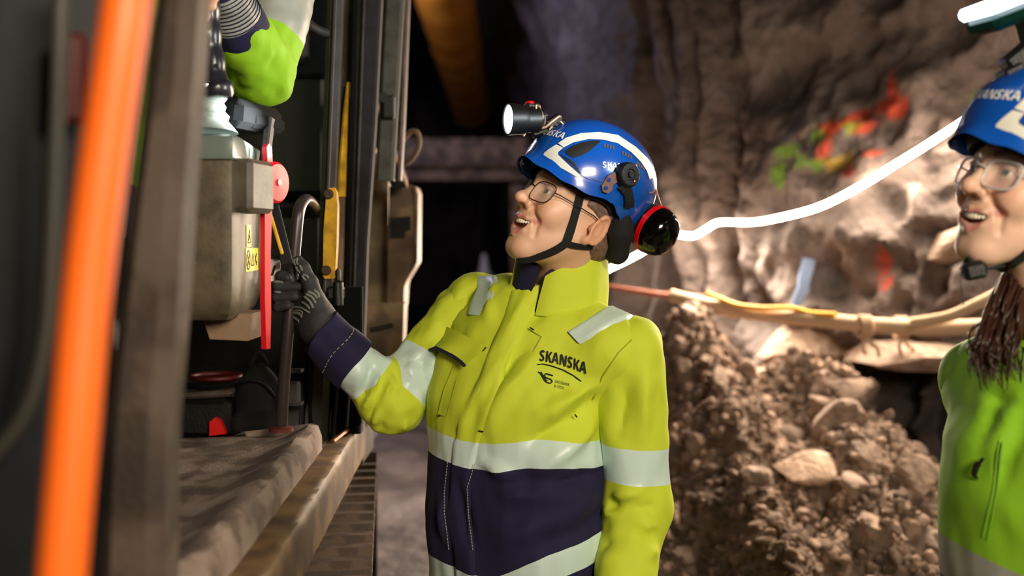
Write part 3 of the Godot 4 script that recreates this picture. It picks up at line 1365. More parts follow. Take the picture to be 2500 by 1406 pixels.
func far_things() -> void:
	# ventilation duct under the roof
	var m := MB.new()
	var a := P(1035, -230, 8.0)
	var b := P(1150, 265, 17.0)
	var rings := []
	var z := (b - a).normalized()
	var x := z.cross(Vector3.UP).normalized()
	var y := x.cross(z)
	for i in 61:
		var t := i / 60.0
		var r := 0.31 + (0.012 if i % 10 == 0 else 0.0) - 0.008 * sin(t * 60.0)
		var ring := PackedVector3Array()
		for k in 28:
			var w := TAU * k / 28
			ring.append(a.lerp(b, t) + (x * cos(w) + y * sin(w) * 0.96) * r)
		rings.append(ring)
	m.loft(rings)
	var t := base("ventilation_duct", a.lerp(b, 0.5), "yellow ventilation duct running under the tunnel roof", "duct")
	part("duct_hose", m.commit(60), mat(Color(0.98, 0.62, 0.16), 0.55), t)
	for i in [8, 24, 40]:
		m = MB.new()
		var c := a.lerp(b, i / 60.0)
		m.tube([c + Vector3(0, 0.3, 0), c + Vector3(0, 1.6, 0)], 0.008, 6)
		part("hanger", m.commit(60), M.black, t)
	# dull steel beam across the tunnel
	m = MB.new()
	var p0 := P(930, 402, 12.0)
	var p1 := P(1290, 402, 12.0)
	m.box((p0 + p1) * 0.5, Vector3((p1 - p0).length(), 0.06, 0.3), Basis(), 0.01)
	m.box((p0 + p1) * 0.5 + Vector3(0, 0.17, 0), Vector3((p1 - p0).length(), 0.3, 0.05), Basis(), 0.01)
	m.box((p0 + p1) * 0.5 + Vector3(0, -0.17, 0), Vector3((p1 - p0).length(), 0.06, 0.3), Basis(), 0.01)
	m.box((p0 + p1) * 0.5 + Vector3(0, -0.08, 0), Vector3((p1 - p0).length(), 0.2, 0.05), Basis(), 0.01)
	single("steel_beam", m.commit(), M.tan, "dull tan steel beam crossing the dark tunnel behind the visitor", "beam")
	for k in 2:
		m = MB.new()
		var q := P(945 if k == 0 else 1262, 440, 12.0)
		m.box(Vector3(q.x, q.y * 0.5 - 0.05, q.z), Vector3(0.16, q.y - 0.02, 0.16), Basis(), 0.01)
		single("steel_post", m.commit(), M.tan, ["steel post under the beam end hidden by the excavator", "steel post under the beam end behind the helmet"][k], "post")
	# a pale cone standing far off on the floor
	m = MB.new()
	var c := P(1182, 668, 13.0)
	c.y = P(1182, 672, 13.0).y
	m.lathe(c, Vector3.UP, [[0.12, 0.0], [0.12, 0.02], [0.075, 0.03], [0.05, 0.16], [0.03, 0.26], [0.02, 0.28], [0.0, 0.28]], 20)
	var cone := base("marker_cone", c, "small pale marker standing on the far tunnel floor", "cone")
	part("cone_body", m.commit(60), M.white, cone)
	m = MB.new()
	m.box(c + Vector3(0, (-c.y) * 0.5 - 0.0, 0), Vector3(0.3, c.y, 0.3), Basis(), 0.01)
	part("stand", m.commit(), M.ground, cone)


# ---------------------------------------------------------------- the excavator
# an upright bar given by rows [row of the photograph, left, right] at a distance, with a real depth behind its face
func upright(rows: Array, d: float, deep: float, bevel := 0.006) -> Mesh:
	var m := MB.new()
	var rings := []
	for r in rows:
		var a := P(r[1], r[0], d)
		var b := P(r[2], r[0], d)
		var w := minf(bevel, (b.x - a.x) * 0.4)
		rings.append(PackedVector3Array([a + Vector3(0, 0, -w), a + Vector3(w, 0, 0), b + Vector3(-w, 0, 0), b + Vector3(0, 0, -w), b + Vector3(0, 0, -deep + w), b + Vector3(-w, 0, -deep), a + Vector3(w, 0, -deep), a + Vector3(0, 0, -deep + w)]))
	m.loft(rings)
	return m.commit(35)


func shape(poly: Array, d: float, deep: float) -> Mesh:   # a plate with this outline, «deep» thick
	var m := MB.new()
	var pts := []
	for q in poly:
		var w := P(q[0], q[1], d)
		pts.append(Vector2(w.x, w.y))
	m.prism(Vector3(0, 0, -d), Vector3.RIGHT, Vector3.UP, pts, -deep)
	return m.commit(30)


func excavator() -> void:
	var t := base("excavator", Vector3(-1.3, 0, -2.4), "tracked excavator with its cab door open and a muddy cab floor", "excavator")
	var m := MB.new()
	# ---- the open cab door, close to the camera
	m.box(P(40, 700, 0.98) + Vector3(-0.03, 0, 0), Vector3(0.24, 1.5, 0.03), Basis(Vector3.UP, 0.25), 0.006)
	var door := part("cab_door", m.commit(), grained(Color(0.09, 0.105, 0.135), 0.5, M.patches, 2.0), t)
	m = MB.new()
	m.tube(smooth_path([P(152, -80, 0.9), P(140, 250, 0.9), P(125, 600, 0.9), P(110, 820, 0.9), P(60, 1010, 0.9), P(-60, 1160, 0.9)], 6), 0.008)
	part("door_seal", m.commit(60), mat(Color(0.24, 0.23, 0.2), 0.6), door)
	m = MB.new()
	m.box(P(172, 190, 0.94), Vector3(0.03, 0.085, 0.012), Basis(Vector3.UP, 0.25), 0.005)
	part("reflector", m.commit(), mat(Color(0.3, 0.07, 0.06), 0.5), door, "dark red reflector")
	m = MB.new()
	m.tube(smooth_path([P(330, -200, 0.68), P(308, 0, 0.66), P(256, 360, 0.66), P(212, 700, 0.66), P(180, 1050, 0.655), P(150, 1400, 0.65), P(140, 1600, 0.65)], 6), 0.0155, 18)
	part("grab_bar", m.commit(60), M.orange, t, "orange grab bar of the cab door")
	# ---- the front post of the cab
	part("front_pillar", upright([[-250, 385, 484], [0, 372, 472], [160, 352, 462], [400, 322, 442], [700, 285, 424], [900, 262, 410], [1050, 250, 396], [1200, 240, 392], [1600, 225, 388]], 0.97, 0.07, 0.014), M.dusty_frame, t)
	m = MB.new()
	m.tube(smooth_path([P(372, -200, 0.96), P(362, 0, 0.96), P(318, 360, 0.96), P(276, 700, 0.96), P(258, 860, 0.96), P(235, 1050, 0.96), P(215, 1500, 0.96)], 5), 0.007)
	part("pillar_seal", m.commit(60), M.rubber, t)
	# ---- floor of the cab and the step outside it, as long profiles
	var floor_at := [[-1.6, 1.045], [-0.75, 1.045], [-0.6, 1.048], [-0.49, 1.05], [-0.44, 1.068], [-0.415, 1.078], [-0.4, 1.072], [-0.392, 1.05], [-0.39, 0.98], [-1.6, 0.98]]
	var rings := []
	for i in 40:
		var d := 0.75 + i * 0.0345
		var ring := PackedVector3Array()
		for j in floor_at.size():
			var q: Array = floor_at[j]
			var h := wall_noise.get_noise_2d(q[0] * 14.0, d * 9.0) * 0.008 if j < 6 else 0.0
			ring.append(Vector3(q[0] - 0.04 * (d - 1.9) + (wall_noise.get_noise_1d(d * 30.0) * 0.004 if j > 2 and j < 6 else 0.0), q[1] + h, -d))
		rings.append(ring)
	m = MB.new()
	m.loft(rings)
	part("cab_floor", m.commit(50), M.mud, t, "cab floor caked with dried mud")
	rings = []
	for i in 50:
		var d := 0.75 + i * 0.036
		var ring := PackedVector3Array()
		for q in [[-0.42, 1.02], [-0.39, 1.022], [-0.352, 1.02], [-0.342, 1.014], [-0.336, 1.0], [-0.334, 0.93], [-0.342, 0.922], [-0.42, 0.922]]:
			ring.append(Vector3(q[0] - 0.043 * (d - 1.7), q[1] + wall_noise.get_noise_2d(q[0] * 20.0, d * 12.0) * 0.003, -d))
		rings.append(ring)
	m = MB.new()
	m.loft(rings)
	part("sill", m.commit(35), M.steel, t, "worn steel step plate under the door opening")
	m = MB.new()
	m.box(Vector3(-1.05, 0.99, -2.46), Vector3(1.3, 0.07, 0.68))
	part("platform", m.commit(), M.cab_dark, t)
	# ---- cab shell; roof and far side are out of view and shade the inside
	m = MB.new()
	m.box(Vector3(-1.1, 1.85, -2.82), Vector3(1.3, 1.8, 0.06))
	part("cab_back_wall", m.commit(), M.cab_dark, t)
	m = MB.new()
	m.box(Vector3(-1.72, 1.85, -1.85), Vector3(0.06, 1.8, 2.0))
	part("unseen_cab_side_wall", m.commit(), M.cab_dark, t)
	m = MB.new()
	m.box(Vector3(-1.05, 2.78, -1.85), Vector3(1.4, 0.06, 2.1))
	part("unseen_cab_roof", m.commit(), M.cab_dark, t)
	m = MB.new()
	m.box(Vector3(-0.78, 1.3, -2.66), Vector3(0.62, 0.5, 0.2), Basis(), 0.03)
	m.box(Vector3(-0.8, 1.75, -2.74), Vector3(0.6, 0.34, 0.08), Basis(), 0.02)
	m.box(Vector3(-0.62, 2.05, -2.74), Vector3(0.12, 0.2, 0.08), Basis(), 0.02)
	part("cab_trim", m.commit(), M.black_plastic, t)
	m = MB.new()
	m.box(Vector3(-1.0, 1.42, -2.25), Vector3(0.5, 0.14, 0.52), Basis(), 0.05)
	m.box(Vector3(-1.0, 1.9, -2.58), Vector3(0.48, 0.9, 0.14), Basis(Vector3.RIGHT, -0.12), 0.05)
	m.box(Vector3(-1.0, 1.2, -2.25), Vector3(0.4, 0.4, 0.4), Basis(), 0.02)
	part("operator_seat", m.commit(), M.strap, t)
	# ---- console
	var cy := func(py: float) -> float: return EYE - (py - ROW) / F * 1.6
	var foot := func(y: float, inset: float) -> PackedVector3Array:
		var out := PackedVector3Array()
		for q in [[420, 1.6], [540, 1.6], [566, 1.605], [585, 1.63], [638, 1.88], [625, 1.9], [430, 1.9]]:
			var w := P(q[0], 600, q[1])
			out.append(Vector3(lerpf(w.x, -0.52, inset), y, lerpf(w.z, -1.72, inset)))
		return out
	m = MB.new()
	m.loft([foot.call(cy.call(388), 0.02), foot.call(cy.call(394), 0.0), foot.call(cy.call(690), 0.0), foot.call(cy.call(735), 0.03), foot.call(cy.call(768), 0.12), foot.call(cy.call(785), 0.26)])
	var con := part("console", m.commit(30), grained(Color(0.41, 0.37, 0.29), 0.55, M.patches, 2.0, M.fine, 0.03), t, "beige control console beside the operator's seat")
	m = MB.new()
	m.loft([foot.call(cy.call(388), -0.03), foot.call(cy.call(380), -0.05), foot.call(cy.call(345), -0.05), foot.call(cy.call(332), -0.02), foot.call(cy.call(325), 0.1)])
	part("console_cover", m.commit(30), mat(Color(0.42, 0.46, 0.43), 0.3), con)
	m = MB.new()
	m.box(P(606, 456, 1.66), Vector3(0.055, 0.088, 0.09), Basis(Vector3.UP, -0.2), 0.008)
	part("switch_box", m.commit(), grained(Color(0.42, 0.39, 0.34), 0.55, M.patches, 2.0, M.fine, 0.03), con)
	part("console_bracket", shape([[492, 765], [615, 765], [606, 832], [512, 828]], 1.7, 0.1), M.tan, con)
	# warning stickers on the door side of the console
	var s0 := P(585, 600, 1.63)
	var s1 := P(638, 600, 1.88)
	var u := Vector3(s1.x - s0.x, 0, s1.z - s0.z).normalized()
	var nn := Vector3(-u.z, 0, u.x)
	if nn.x < 0:
		nn = -nn
	var st := func(u0: float, u1: float, py0: float, py1: float) -> MB:
		var q := MB.new()
		var a: Vector3 = Vector3(s0.x, 0, s0.z) + u * (u0 + u1) * 0.5 + nn * 0.0012 + Vector3(0, (cy.call(py0) + cy.call(py1)) * 0.5, 0)
		q.box(a, Vector3(u1 - u0, cy.call(py0) - cy.call(py1), 0.001), Basis(u, Vector3.UP, u.cross(Vector3.UP)), 0.0003)
		return q
	var yel := mat(Color(0.93, 0.87, 0.05), 0.5)
	var sticker := part("sticker", st.call(0.065, 0.115, 545, 603).commit(), yel, con, "yellow warning sticker")
	var icon := func(points: Array, on: Node3D) -> void:
		var q := MB.new()
		var path := []
		var ns := []
		for p in points:
			path.append(Vector3(s0.x, 0, s0.z) + u * p[0] + nn * 0.0018 + Vector3(0, cy.call(p[1]), 0))
			ns.append(nn)
		q.strap(path, ns, 0.003, 0.0006)
		part("pictogram", q.commit(), M.print, on)
	icon.call([[0.075, 592], [0.09, 556], [0.105, 592], [0.075, 592]], sticker)
	icon.call([[0.086, 585], [0.094, 578], [0.088, 574]], sticker)
	sticker = part("sticker", st.call(0.055, 0.2, 606, 668).commit(), yel, con, "yellow warning sticker")
	var ring_pts := []
	for k in 17:
		ring_pts.append([0.08 + cos(TAU * k / 16.0) * 0.02, 637 + sin(TAU * k / 16.0) * 24])
	icon.call(ring_pts, sticker)
	icon.call([[0.068, 622], [0.092, 652]], sticker)
	icon.call([[0.09, 622], [0.07, 652]], sticker)
	icon.call([[0.115, 652], [0.13, 620], [0.145, 652], [0.115, 652]], sticker)
	icon.call([[0.155, 625], [0.175, 652]], sticker)
	icon.call([[0.175, 622], [0.16, 640], [0.18, 645]], sticker)
	# the joystick with its boot
	m = MB.new()
	var jb := P(505, 322, 1.68)
	m.lathe(jb, Vector3(0.02, 1, -0.05), [[0.052, 0.0], [0.045, 0.008], [0.034, 0.02], [0.036, 0.028], [0.028, 0.036], [0.03, 0.044], [0.026, 0.05], [0.03, 0.056], [0.036, 0.064], [0.0, 0.064]], 24)
	var joy := part("joystick", m.commit(50), mat(Color(0.55, 0.58, 0.55), 0.5), t, "joystick with a pale rubber boot")
	m = MB.new()
	m.lathe(jb + Vector3(0, 0.066, 0), Vector3(0.05, 1, 0), [[0.03, 0], [0.038, 0.003], [0.038, 0.01], [0.03, 0.016], [0.0, 0.016]], 24)
	part("collar", m.commit(40), M.chrome, joy)
	var g := Solid.new()
	g.capsule(P(524, 205, 1.67), P(520, 150, 1.67), 0.021, 0.017, 0.01)
	g.capsule(P(520, 150, 1.67), P(508, 80, 1.67), 0.017, 0.019, 0.015)
	g.capsule(P(508, 80, 1.67), P(497, 20, 1.67), 0.019, 0.024, 0.015)
	g.capsule(P(497, 20, 1.67), P(480, -70, 1.67), 0.024, 0.026, 0.015)
	g.capsule(P(524, 210, 1.67), P(527, 216, 1.67), 0.024, 0.03, 0.01)
	m = g.mesh(P(440, 250, 1.72), P(560, -130, 1.6), 0.004)
	part("grip", m.commit(180), mat(Color(0.13, 0.13, 0.16), 0.3), joy)
	m = MB.new()
	m.lathe(P(490, 22, 1.648), Vector3(-0.1, 0, 1), [[0.011, 0], [0.011, 0.008], [0.007, 0.012], [0, 0.012]], 16)
	m.box(P(497, 62, 1.652), Vector3(0.025, 0.02, 0.012), Basis(Vector3.BACK, 0.15), 0.003)
	m.lathe(P(528, 162, 1.655), Vector3(0.1, 0, 1), [[0.004, 0], [0.004, 0.005], [0, 0.005]], 10)
	part("button", m.commit(), M.black_plastic, joy)
	# armrest behind the joystick
	m = MB.new()
	m.box(P(590, 285, 1.78), Vector3(0.085, 0.05, 0.16), Basis(Vector3.UP, -0.25) * Basis(Vector3.BACK, -0.1), 0.012)
	m.box(P(640, 300, 1.8), Vector3(0.035, 0.03, 0.12), Basis(Vector3.UP, -0.25), 0.008)
	part("armrest", m.commit(), M.rubber, t)
	m = MB.new()
	m.box(P(652, 345, 1.8), Vector3(0.014, 0.09, 0.03), Basis(Vector3.BACK, -0.12), 0.003)
	part("armrest_post", m.commit(), M.frame, t)
	# red safety lever
	var ax := Vector3(0.93, 0, 0.36).normalized()
	var lu := Vector3(0.36, 0, -0.93).normalized()
	var hub := P(645, 445, 1.72)
	m = MB.new()
	var sc := 1.72 / F
	m.prism(hub, lu, Vector3.UP, [Vector2(-0.018, -0.01), Vector2(-0.018, 0.014), Vector2(-0.004, 0.03), Vector2(-0.006, 0.06), Vector2(0.0, 0.066), Vector2(0.008, 0.06), Vector2(0.012, 0.022), Vector2(0.014, 0.0), Vector2(0.01, -0.03), Vector2(0.005, -0.12), Vector2(0.006, -0.22), Vector2(0.004, -0.287), Vector2(-0.008, -0.287), Vector2(-0.012, -0.2), Vector2(-0.012, -0.06)], 0.01)
	var lever := part("safety_lever", m.commit(30), M.red, t, "long red safety lever")
	m = MB.new()
	m.lathe(hub + ax * 0.008 + lu * 0.012 + Vector3(0, 0.0, 0), ax, [[0.034, 0], [0.036, 0.004], [0.036, 0.009], [0.032, 0.013], [0, 0.014]], 28)
	part("knob", m.commit(40), M.red, lever)
	m = MB.new()
	m.lathe(hub + ax * 0.022 + lu * 0.012, ax, [[0.006, 0], [0.006, 0.002], [0, 0.002]], 12)
	part("screw", m.commit(), M.chrome, lever)
	m = MB.new()
	m.box((P(668, 505, 1.86) + P(700, 640, 1.9)) * 0.5, Vector3(0.022, 0.115, 0.01), Basis(Vector3.BACK, 0.24), 0.002)
	part("belt_strap", m.commit(), M.strap, t)
	m = MB.new()
	m.box((P(655, 505, 1.855) + P(688, 618, 1.88)) * 0.5, Vector3(0.007, 0.095, 0.006), Basis(Vector3.BACK, 0.29), 0.002)
	part("belt_edge", m.commit(), M.yellow, t)
	m = MB.new()
	m.box(P(668, 655, 1.94), Vector3(0.026, 0.052, 0.004), Basis(Vector3.BACK, -0.1), 0.001)
	var plate := part("label_plate", m.commit(), M.white, t)
	m = MB.new()
	m.box(P(670, 627, 1.935), Vector3(0.028, 0.008, 0.006), Basis(Vector3.BACK, -0.1), 0.001)
	m.box(P(668, 660, 1.935), Vector3(0.004, 0.02, 0.005), Basis(Vector3.BACK, -0.3), 0.001)
	part("label_border", m.commit(), M.black, plate)
	# ---- the handrail that the visitor holds
	m = MB.new()
	m.tube(smooth_path([P(772, 512, 2.2), P(757, 492, 2.08), P(743, 488, 2.0), P(731, 510, 1.96), P(724, 560, 1.95), P(712, 700, 1.95), P(702, 820, 1.95), P(692, 950, 1.96), P(687, 1048, 1.97)], 6), 0.0118, 16)
	part("handrail", m.commit(60), mat(Color(0.24, 0.2, 0.2), 0.35, 0.3), t, "dark steel handrail in the cab doorway")
	m = MB.new()
	m.lathe(P(687, 1052, 1.97), Vector3.UP, [[0.024, 0], [0.024, 0.006], [0.014, 0.01], [0, 0.01]], 16)
	part("handrail_foot", m.commit(), mat(Color(0.35, 0.12, 0.08), 0.7), t)
	m = MB.new()
	m.tube(smooth_path([P(725, -40, 2.2), P(732, 10, 2.2), P(745, 45, 2.2), P(770, 70, 2.2), P(800, 82, 2.22)], 5), 0.0105, 14)
	part("upper_handle", m.commit(60), M.frame, t)
	# ---- rear post of the cab: frames, gap, yellow plate
	part("door_frame", upright([[-400, 810, 848], [0, 797, 834], [400, 783, 818], [700, 772, 808], [1000, 762, 800], [1068, 759, 798]], 2.22, 0.05, 0.01), M.frame, t)
	part("frame_rib", upright([[-400, 822, 830], [0, 812, 820], [400, 797, 804], [700, 786, 793], [1040, 776, 782]], 2.205, 0.02, 0.003), M.frame_dark, t)
	part("frame_edge", upright([[850, 742, 752], [880, 738, 748], [1040, 728, 738]], 2.2, 0.03, 0.003), M.frame_dark, t)
	part("gap_panel", upright([[-400, 840, 885], [0, 830, 880], [500, 812, 866], [1050, 795, 860]], 2.36, 0.03, 0.003), M.dusty_frame, t)
	part("rear_pillar", upright([[-400, 884, 938], [0, 868, 930], [300, 860, 915], [600, 852, 895], [900, 842, 885], [1060, 836, 880]], 2.3, 0.05, 0.005), grained(Color(0.13, 0.115, 0.14), 0.9, M.patches, 2.5, M.fine, 0.04), t)
	part("pillar_rib", upright([[-400, 898, 908], [0, 884, 893], [300, 874, 882], [600, 864, 871], [1000, 850, 857]], 2.285, 0.02, 0.003), M.frame, t)
	part("seal_strip", upright([[-400, 876, 886], [0, 860, 870], [600, 843, 853], [1060, 828, 838]], 2.295, 0.04, 0.004), M.rubber, t)
	part("window_frame", upright([[-400, 955, 1000], [0, 938, 985], [440, 916, 960]], 2.62, 0.05, 0.008), grained(Color(0.28, 0.28, 0.26), 0.6, M.patches, 2.5, M.fine, 0.04), t)
	part("window_edge", upright([[-400, 1000, 1014], [0, 987, 998], [300, 975, 986], [440, 968, 978]], 2.66, 0.05, 0.004), grained(Color(0.42, 0.34, 0.34), 0.6, M.patches, 2.5), t)
	part("yellow_trim", upright([[200, 846, 852], [280, 836, 851], [400, 826, 849], [480, 822, 846]], 2.31, 0.02, 0.005), M.yellow, t, "yellow edge of the door gap")
	part("trim_strip", upright([[480, 824, 848], [620, 822, 846], [690, 820, 842]], 2.315, 0.02, 0.005), M.tan, t)
	var yp := part("yellow_plate", shape([[797, 470], [802, 460], [815, 458], [821, 468], [824, 500], [822, 600], [818, 672], [812, 680], [792, 680], [788, 672], [790, 560]], 2.19, 0.025), M.yellow, t, "yellow lock plate with two bolts")
	for q in [[803, 474], [797, 660]]:
		m = MB.new()
		m.lathe(P(q[0], q[1], 2.188), Vector3.BACK, [[0.011, 0], [0.011, 0.004], [0.009, 0.006], [0.004, 0.006], [0.004, 0.004], [0, 0.004]], 14)
		part("bolt", m.commit(), mat(Color(0.25, 0.14, 0.06), 0.6), yp)
	m = MB.new()
	m.lathe(P(825, 745, 2.19), Vector3.UP, [[0.012, 0], [0.012, 0.05], [0.006, 0.055], [0.006, 0.075], [0.003, 0.08], [0, 0.08]], 14)
	m.box(P(820, 715, 2.2), Vector3(0.035, 0.03, 0.03), Basis(), 0.004)
	part("hinge", m.commit(), M.black_plastic, t)
	part("lower_panel", upright([[700, 802, 884], [900, 796, 884], [1035, 812, 882], [1072, 806, 838]], 2.24, 0.02, 0.004), M.rubber, t)
	part("lower_rail", upright([[860, 755, 806], [1000, 748, 800], [1072, 752, 796], [1082, 764, 786]], 2.17, 0.05, 0.012), grained(Color(0.13, 0.13, 0.12), 0.5, M.patches, 2.0), t)
	part("seal_rail", upright([[870, 822, 832], [1060, 806, 816], [1082, 804, 812]], 2.18, 0.03, 0.004), M.rubber, t)
	part("seal_rail", upright([[880, 850, 858], [1046, 838, 846]], 2.2, 0.03, 0.004), M.rubber, t)
	m = MB.new()
	m.tube([P(812, 1078, 2.17), P(830, 1064, 2.2), P(852, 1046, 2.25), P(880, 1022, 2.32)], 0.006, 8)
	part("bottom_bracket", m.commit(), grained(Color(0.6, 0.42, 0.3), 0.4, M.patches, 3.0, null, 0.0, 0.4), t)
	m = MB.new()
	m.box(P(718, 960, 2.12), Vector3(0.025, 0.05, 0.03), Basis(), 0.004)
	m.box(P(722, 905, 2.12), Vector3(0.03, 0.008, 0.03), Basis(), 0.002)
	m.box(P(722, 985, 2.12), Vector3(0.03, 0.008, 0.03), Basis(), 0.002)
	part("latch", m.commit(), M.frame, t)
	# ---- rear housing
	part("housing", shape([[885, 745], [986, 742], [984, 800], [976, 1005], [885, 1030]], 2.72, 0.1), M.tan, t, "dusty tan side of the engine housing")
	m = MB.new()
	m.box(P(932, 800, 2.716), Vector3(0.062, 0.012, 0.012), Basis(Vector3.BACK, 0.22), 0.003)
	part("handle_slot", m.commit(), M.black, t)
	part("lower_housing", shape([[870, 1010], [884, 1002], [886, 1130], [872, 1140]], 2.6, 0.2), M.dusty_frame, t)
	part("recess_panel", shape([[896, 320], [948, 440], [950, 760], [880, 760], [880, 320]], 3.15, 0.1), M.tan_pale, t)
	part("service_cover", shape([[950, 455], [1004, 450], [1015, 455], [1020, 470], [1018, 640], [1010, 655], [992, 685], [987, 700], [985, 748], [946, 748]], 3.0, 0.14), M.tan, t, "tan service cover with rounded corner")
	part("cover_latch", shape([[952, 532], [1002, 528], [1002, 560], [990, 566], [988, 582], [952, 582]], 2.995, 0.02), M.cab_dark, t)
	part("lit_cover_edge", shape([[1008, 458], [1016, 462], [1021, 475], [1019, 640], [1008, 660], [1002, 662], [1011, 640], [1013, 480]], 2.98, 0.05), grained(Color(0.6, 0.48, 0.38), 0.6, M.patches, 2.0), t)  # lit right edge of the cover, its brightness put into the colour
	m = MB.new()
	var b0 := P(898, 245, 2.75)
	var b1 := P(978, 452, 2.9)
	m.box((b0 + b1) * 0.5, Vector3(0.046, (b1 - b0).length(), 0.05), Basis(Quaternion(Vector3.UP, (b0 - b1).normalized())), 0.004)
	part("stay_bracket", m.commit(), M.frame_dark, t)
	m = MB.new()
	m.box((P(918, 250, 2.73) + P(990, 452, 2.88)) * 0.5, Vector3(0.008, (b1 - b0).length(), 0.03), Basis(Quaternion(Vector3.UP, (b0 - b1).normalized())), 0.003)
	part("lit_bracket_edge", m.commit(), grained(Color(0.7, 0.52, 0.42), 0.5, M.patches, 2.0), t)  # lit side of the bracket painted as a pale pink strip
	m = MB.new()
	m.tube(smooth_path([P(985, 408, 2.9), P(972, 382, 2.9), P(978, 352, 2.9), P(998, 326, 2.88), P(1014, 320, 2.86), P(1022, 332, 2.86), P(1022, 356, 2.86), P(1008, 384, 2.88), P(990, 402, 2.9)], 4), 0.0075, 10)
	part("loop_handle", m.commit(60), M.tan, t)
	m = MB.new()
	m.box(P(950, 262, 2.6), Vector3(0.03, 0.06, 0.03), Basis(), 0.004)
	m.lathe(P(938, 240, 2.6), Vector3.BACK, [[0.014, 0], [0.014, 0.02], [0, 0.02]], 12)
	part("window_latch", m.commit(), M.black, t)
	m = MB.new()
	m.box(Vector3(-1.5, 1.3, -3.7), Vector3(2.0, 1.0, 1.5), Basis(), 0.04)
	part("engine_body", m.commit(), M.tan, t)
	m = MB.new()
	m.box(Vector3(-1.5, 0.86, -2.4), Vector3(2.1, 0.12, 3.6), Basis(), 0.02)
	part("turntable", m.commit(), M.cab_dark, t)
	# ---- the near track: each shoe with its three bars
	var r0 := Vector3(-0.262, 0.8, -1.85)
	var r1 := Vector3(-0.395, 0.8, -2.9)
	var dir := (r1 - r0).normalized()
	var side := dir.cross(Vector3.UP).normalized()   # towards the open side
	if side.x < 0:
		side = -side
	var shoe := MB.new()
	var n3 := []
	shoe.box(Vector3(-0.25, -0.02, 0), Vector3(0.5, 0.018, 0.168), Basis(), 0.004)
	for k in 2:
		shoe.prism(Vector3(0.0, -0.012, -0.043 + k * 0.086), Vector3.BACK, Vector3.UP, [Vector2(-0.027, 0), Vector2(-0.02, 0.042), Vector2(0.016, 0.045), Vector2(0.027, 0)], 0.5)
	var shoe_mesh := shoe.commit(30)
	var tr := part("track", track_frame(r0, dir, side), M.dusty_frame, t)
	var frame := Basis(side, Vector3.UP, -dir)
	for k in 12:
		var o := part("track_shoe", shoe_mesh, M.track, tr)
		o.global_transform = Transform3D(frame, r0 + dir * (-0.95 + k * 0.172))
	for k in 5:   # round the far end
		var w := (k + 0.5) * 0.46
		var o := part("track_shoe", shoe_mesh, M.track, tr)
		o.global_transform = Transform3D(frame * Basis(Vector3.RIGHT, -w), r0 + dir * (1.09 + sin(w) * 0.36) + Vector3(0, -0.37 + cos(w) * 0.37, 0))
	for k in 12:
		var o := part("track_shoe", shoe_mesh, M.track, tr)
		o.global_transform = Transform3D(frame * Basis(Vector3.RIGHT, PI), r0 + dir * (-0.85 + k * 0.172) + Vector3(0, -0.74, 0))


func track_frame(r0: Vector3, dir: Vector3, side: Vector3) -> Mesh:
	var m := MB.new()
	var b := Basis(side, Vector3.UP, -dir)
	m.box(r0 + dir * 0.0 + side * -0.25 + Vector3(0, -0.38, 0), Vector3(0.34, 0.34, 2.0), b, 0.02)
	for k in [-0.9, 1.05]:
		m.lathe(r0 + dir * k - side * 0.42 + Vector3(0, -0.37, 0), side, [[0.1, 0], [0.33, 0.0], [0.33, 0.34], [0.1, 0.34], [0.1, 0.36], [0, 0.36]], 28)
	return m.commit(30)


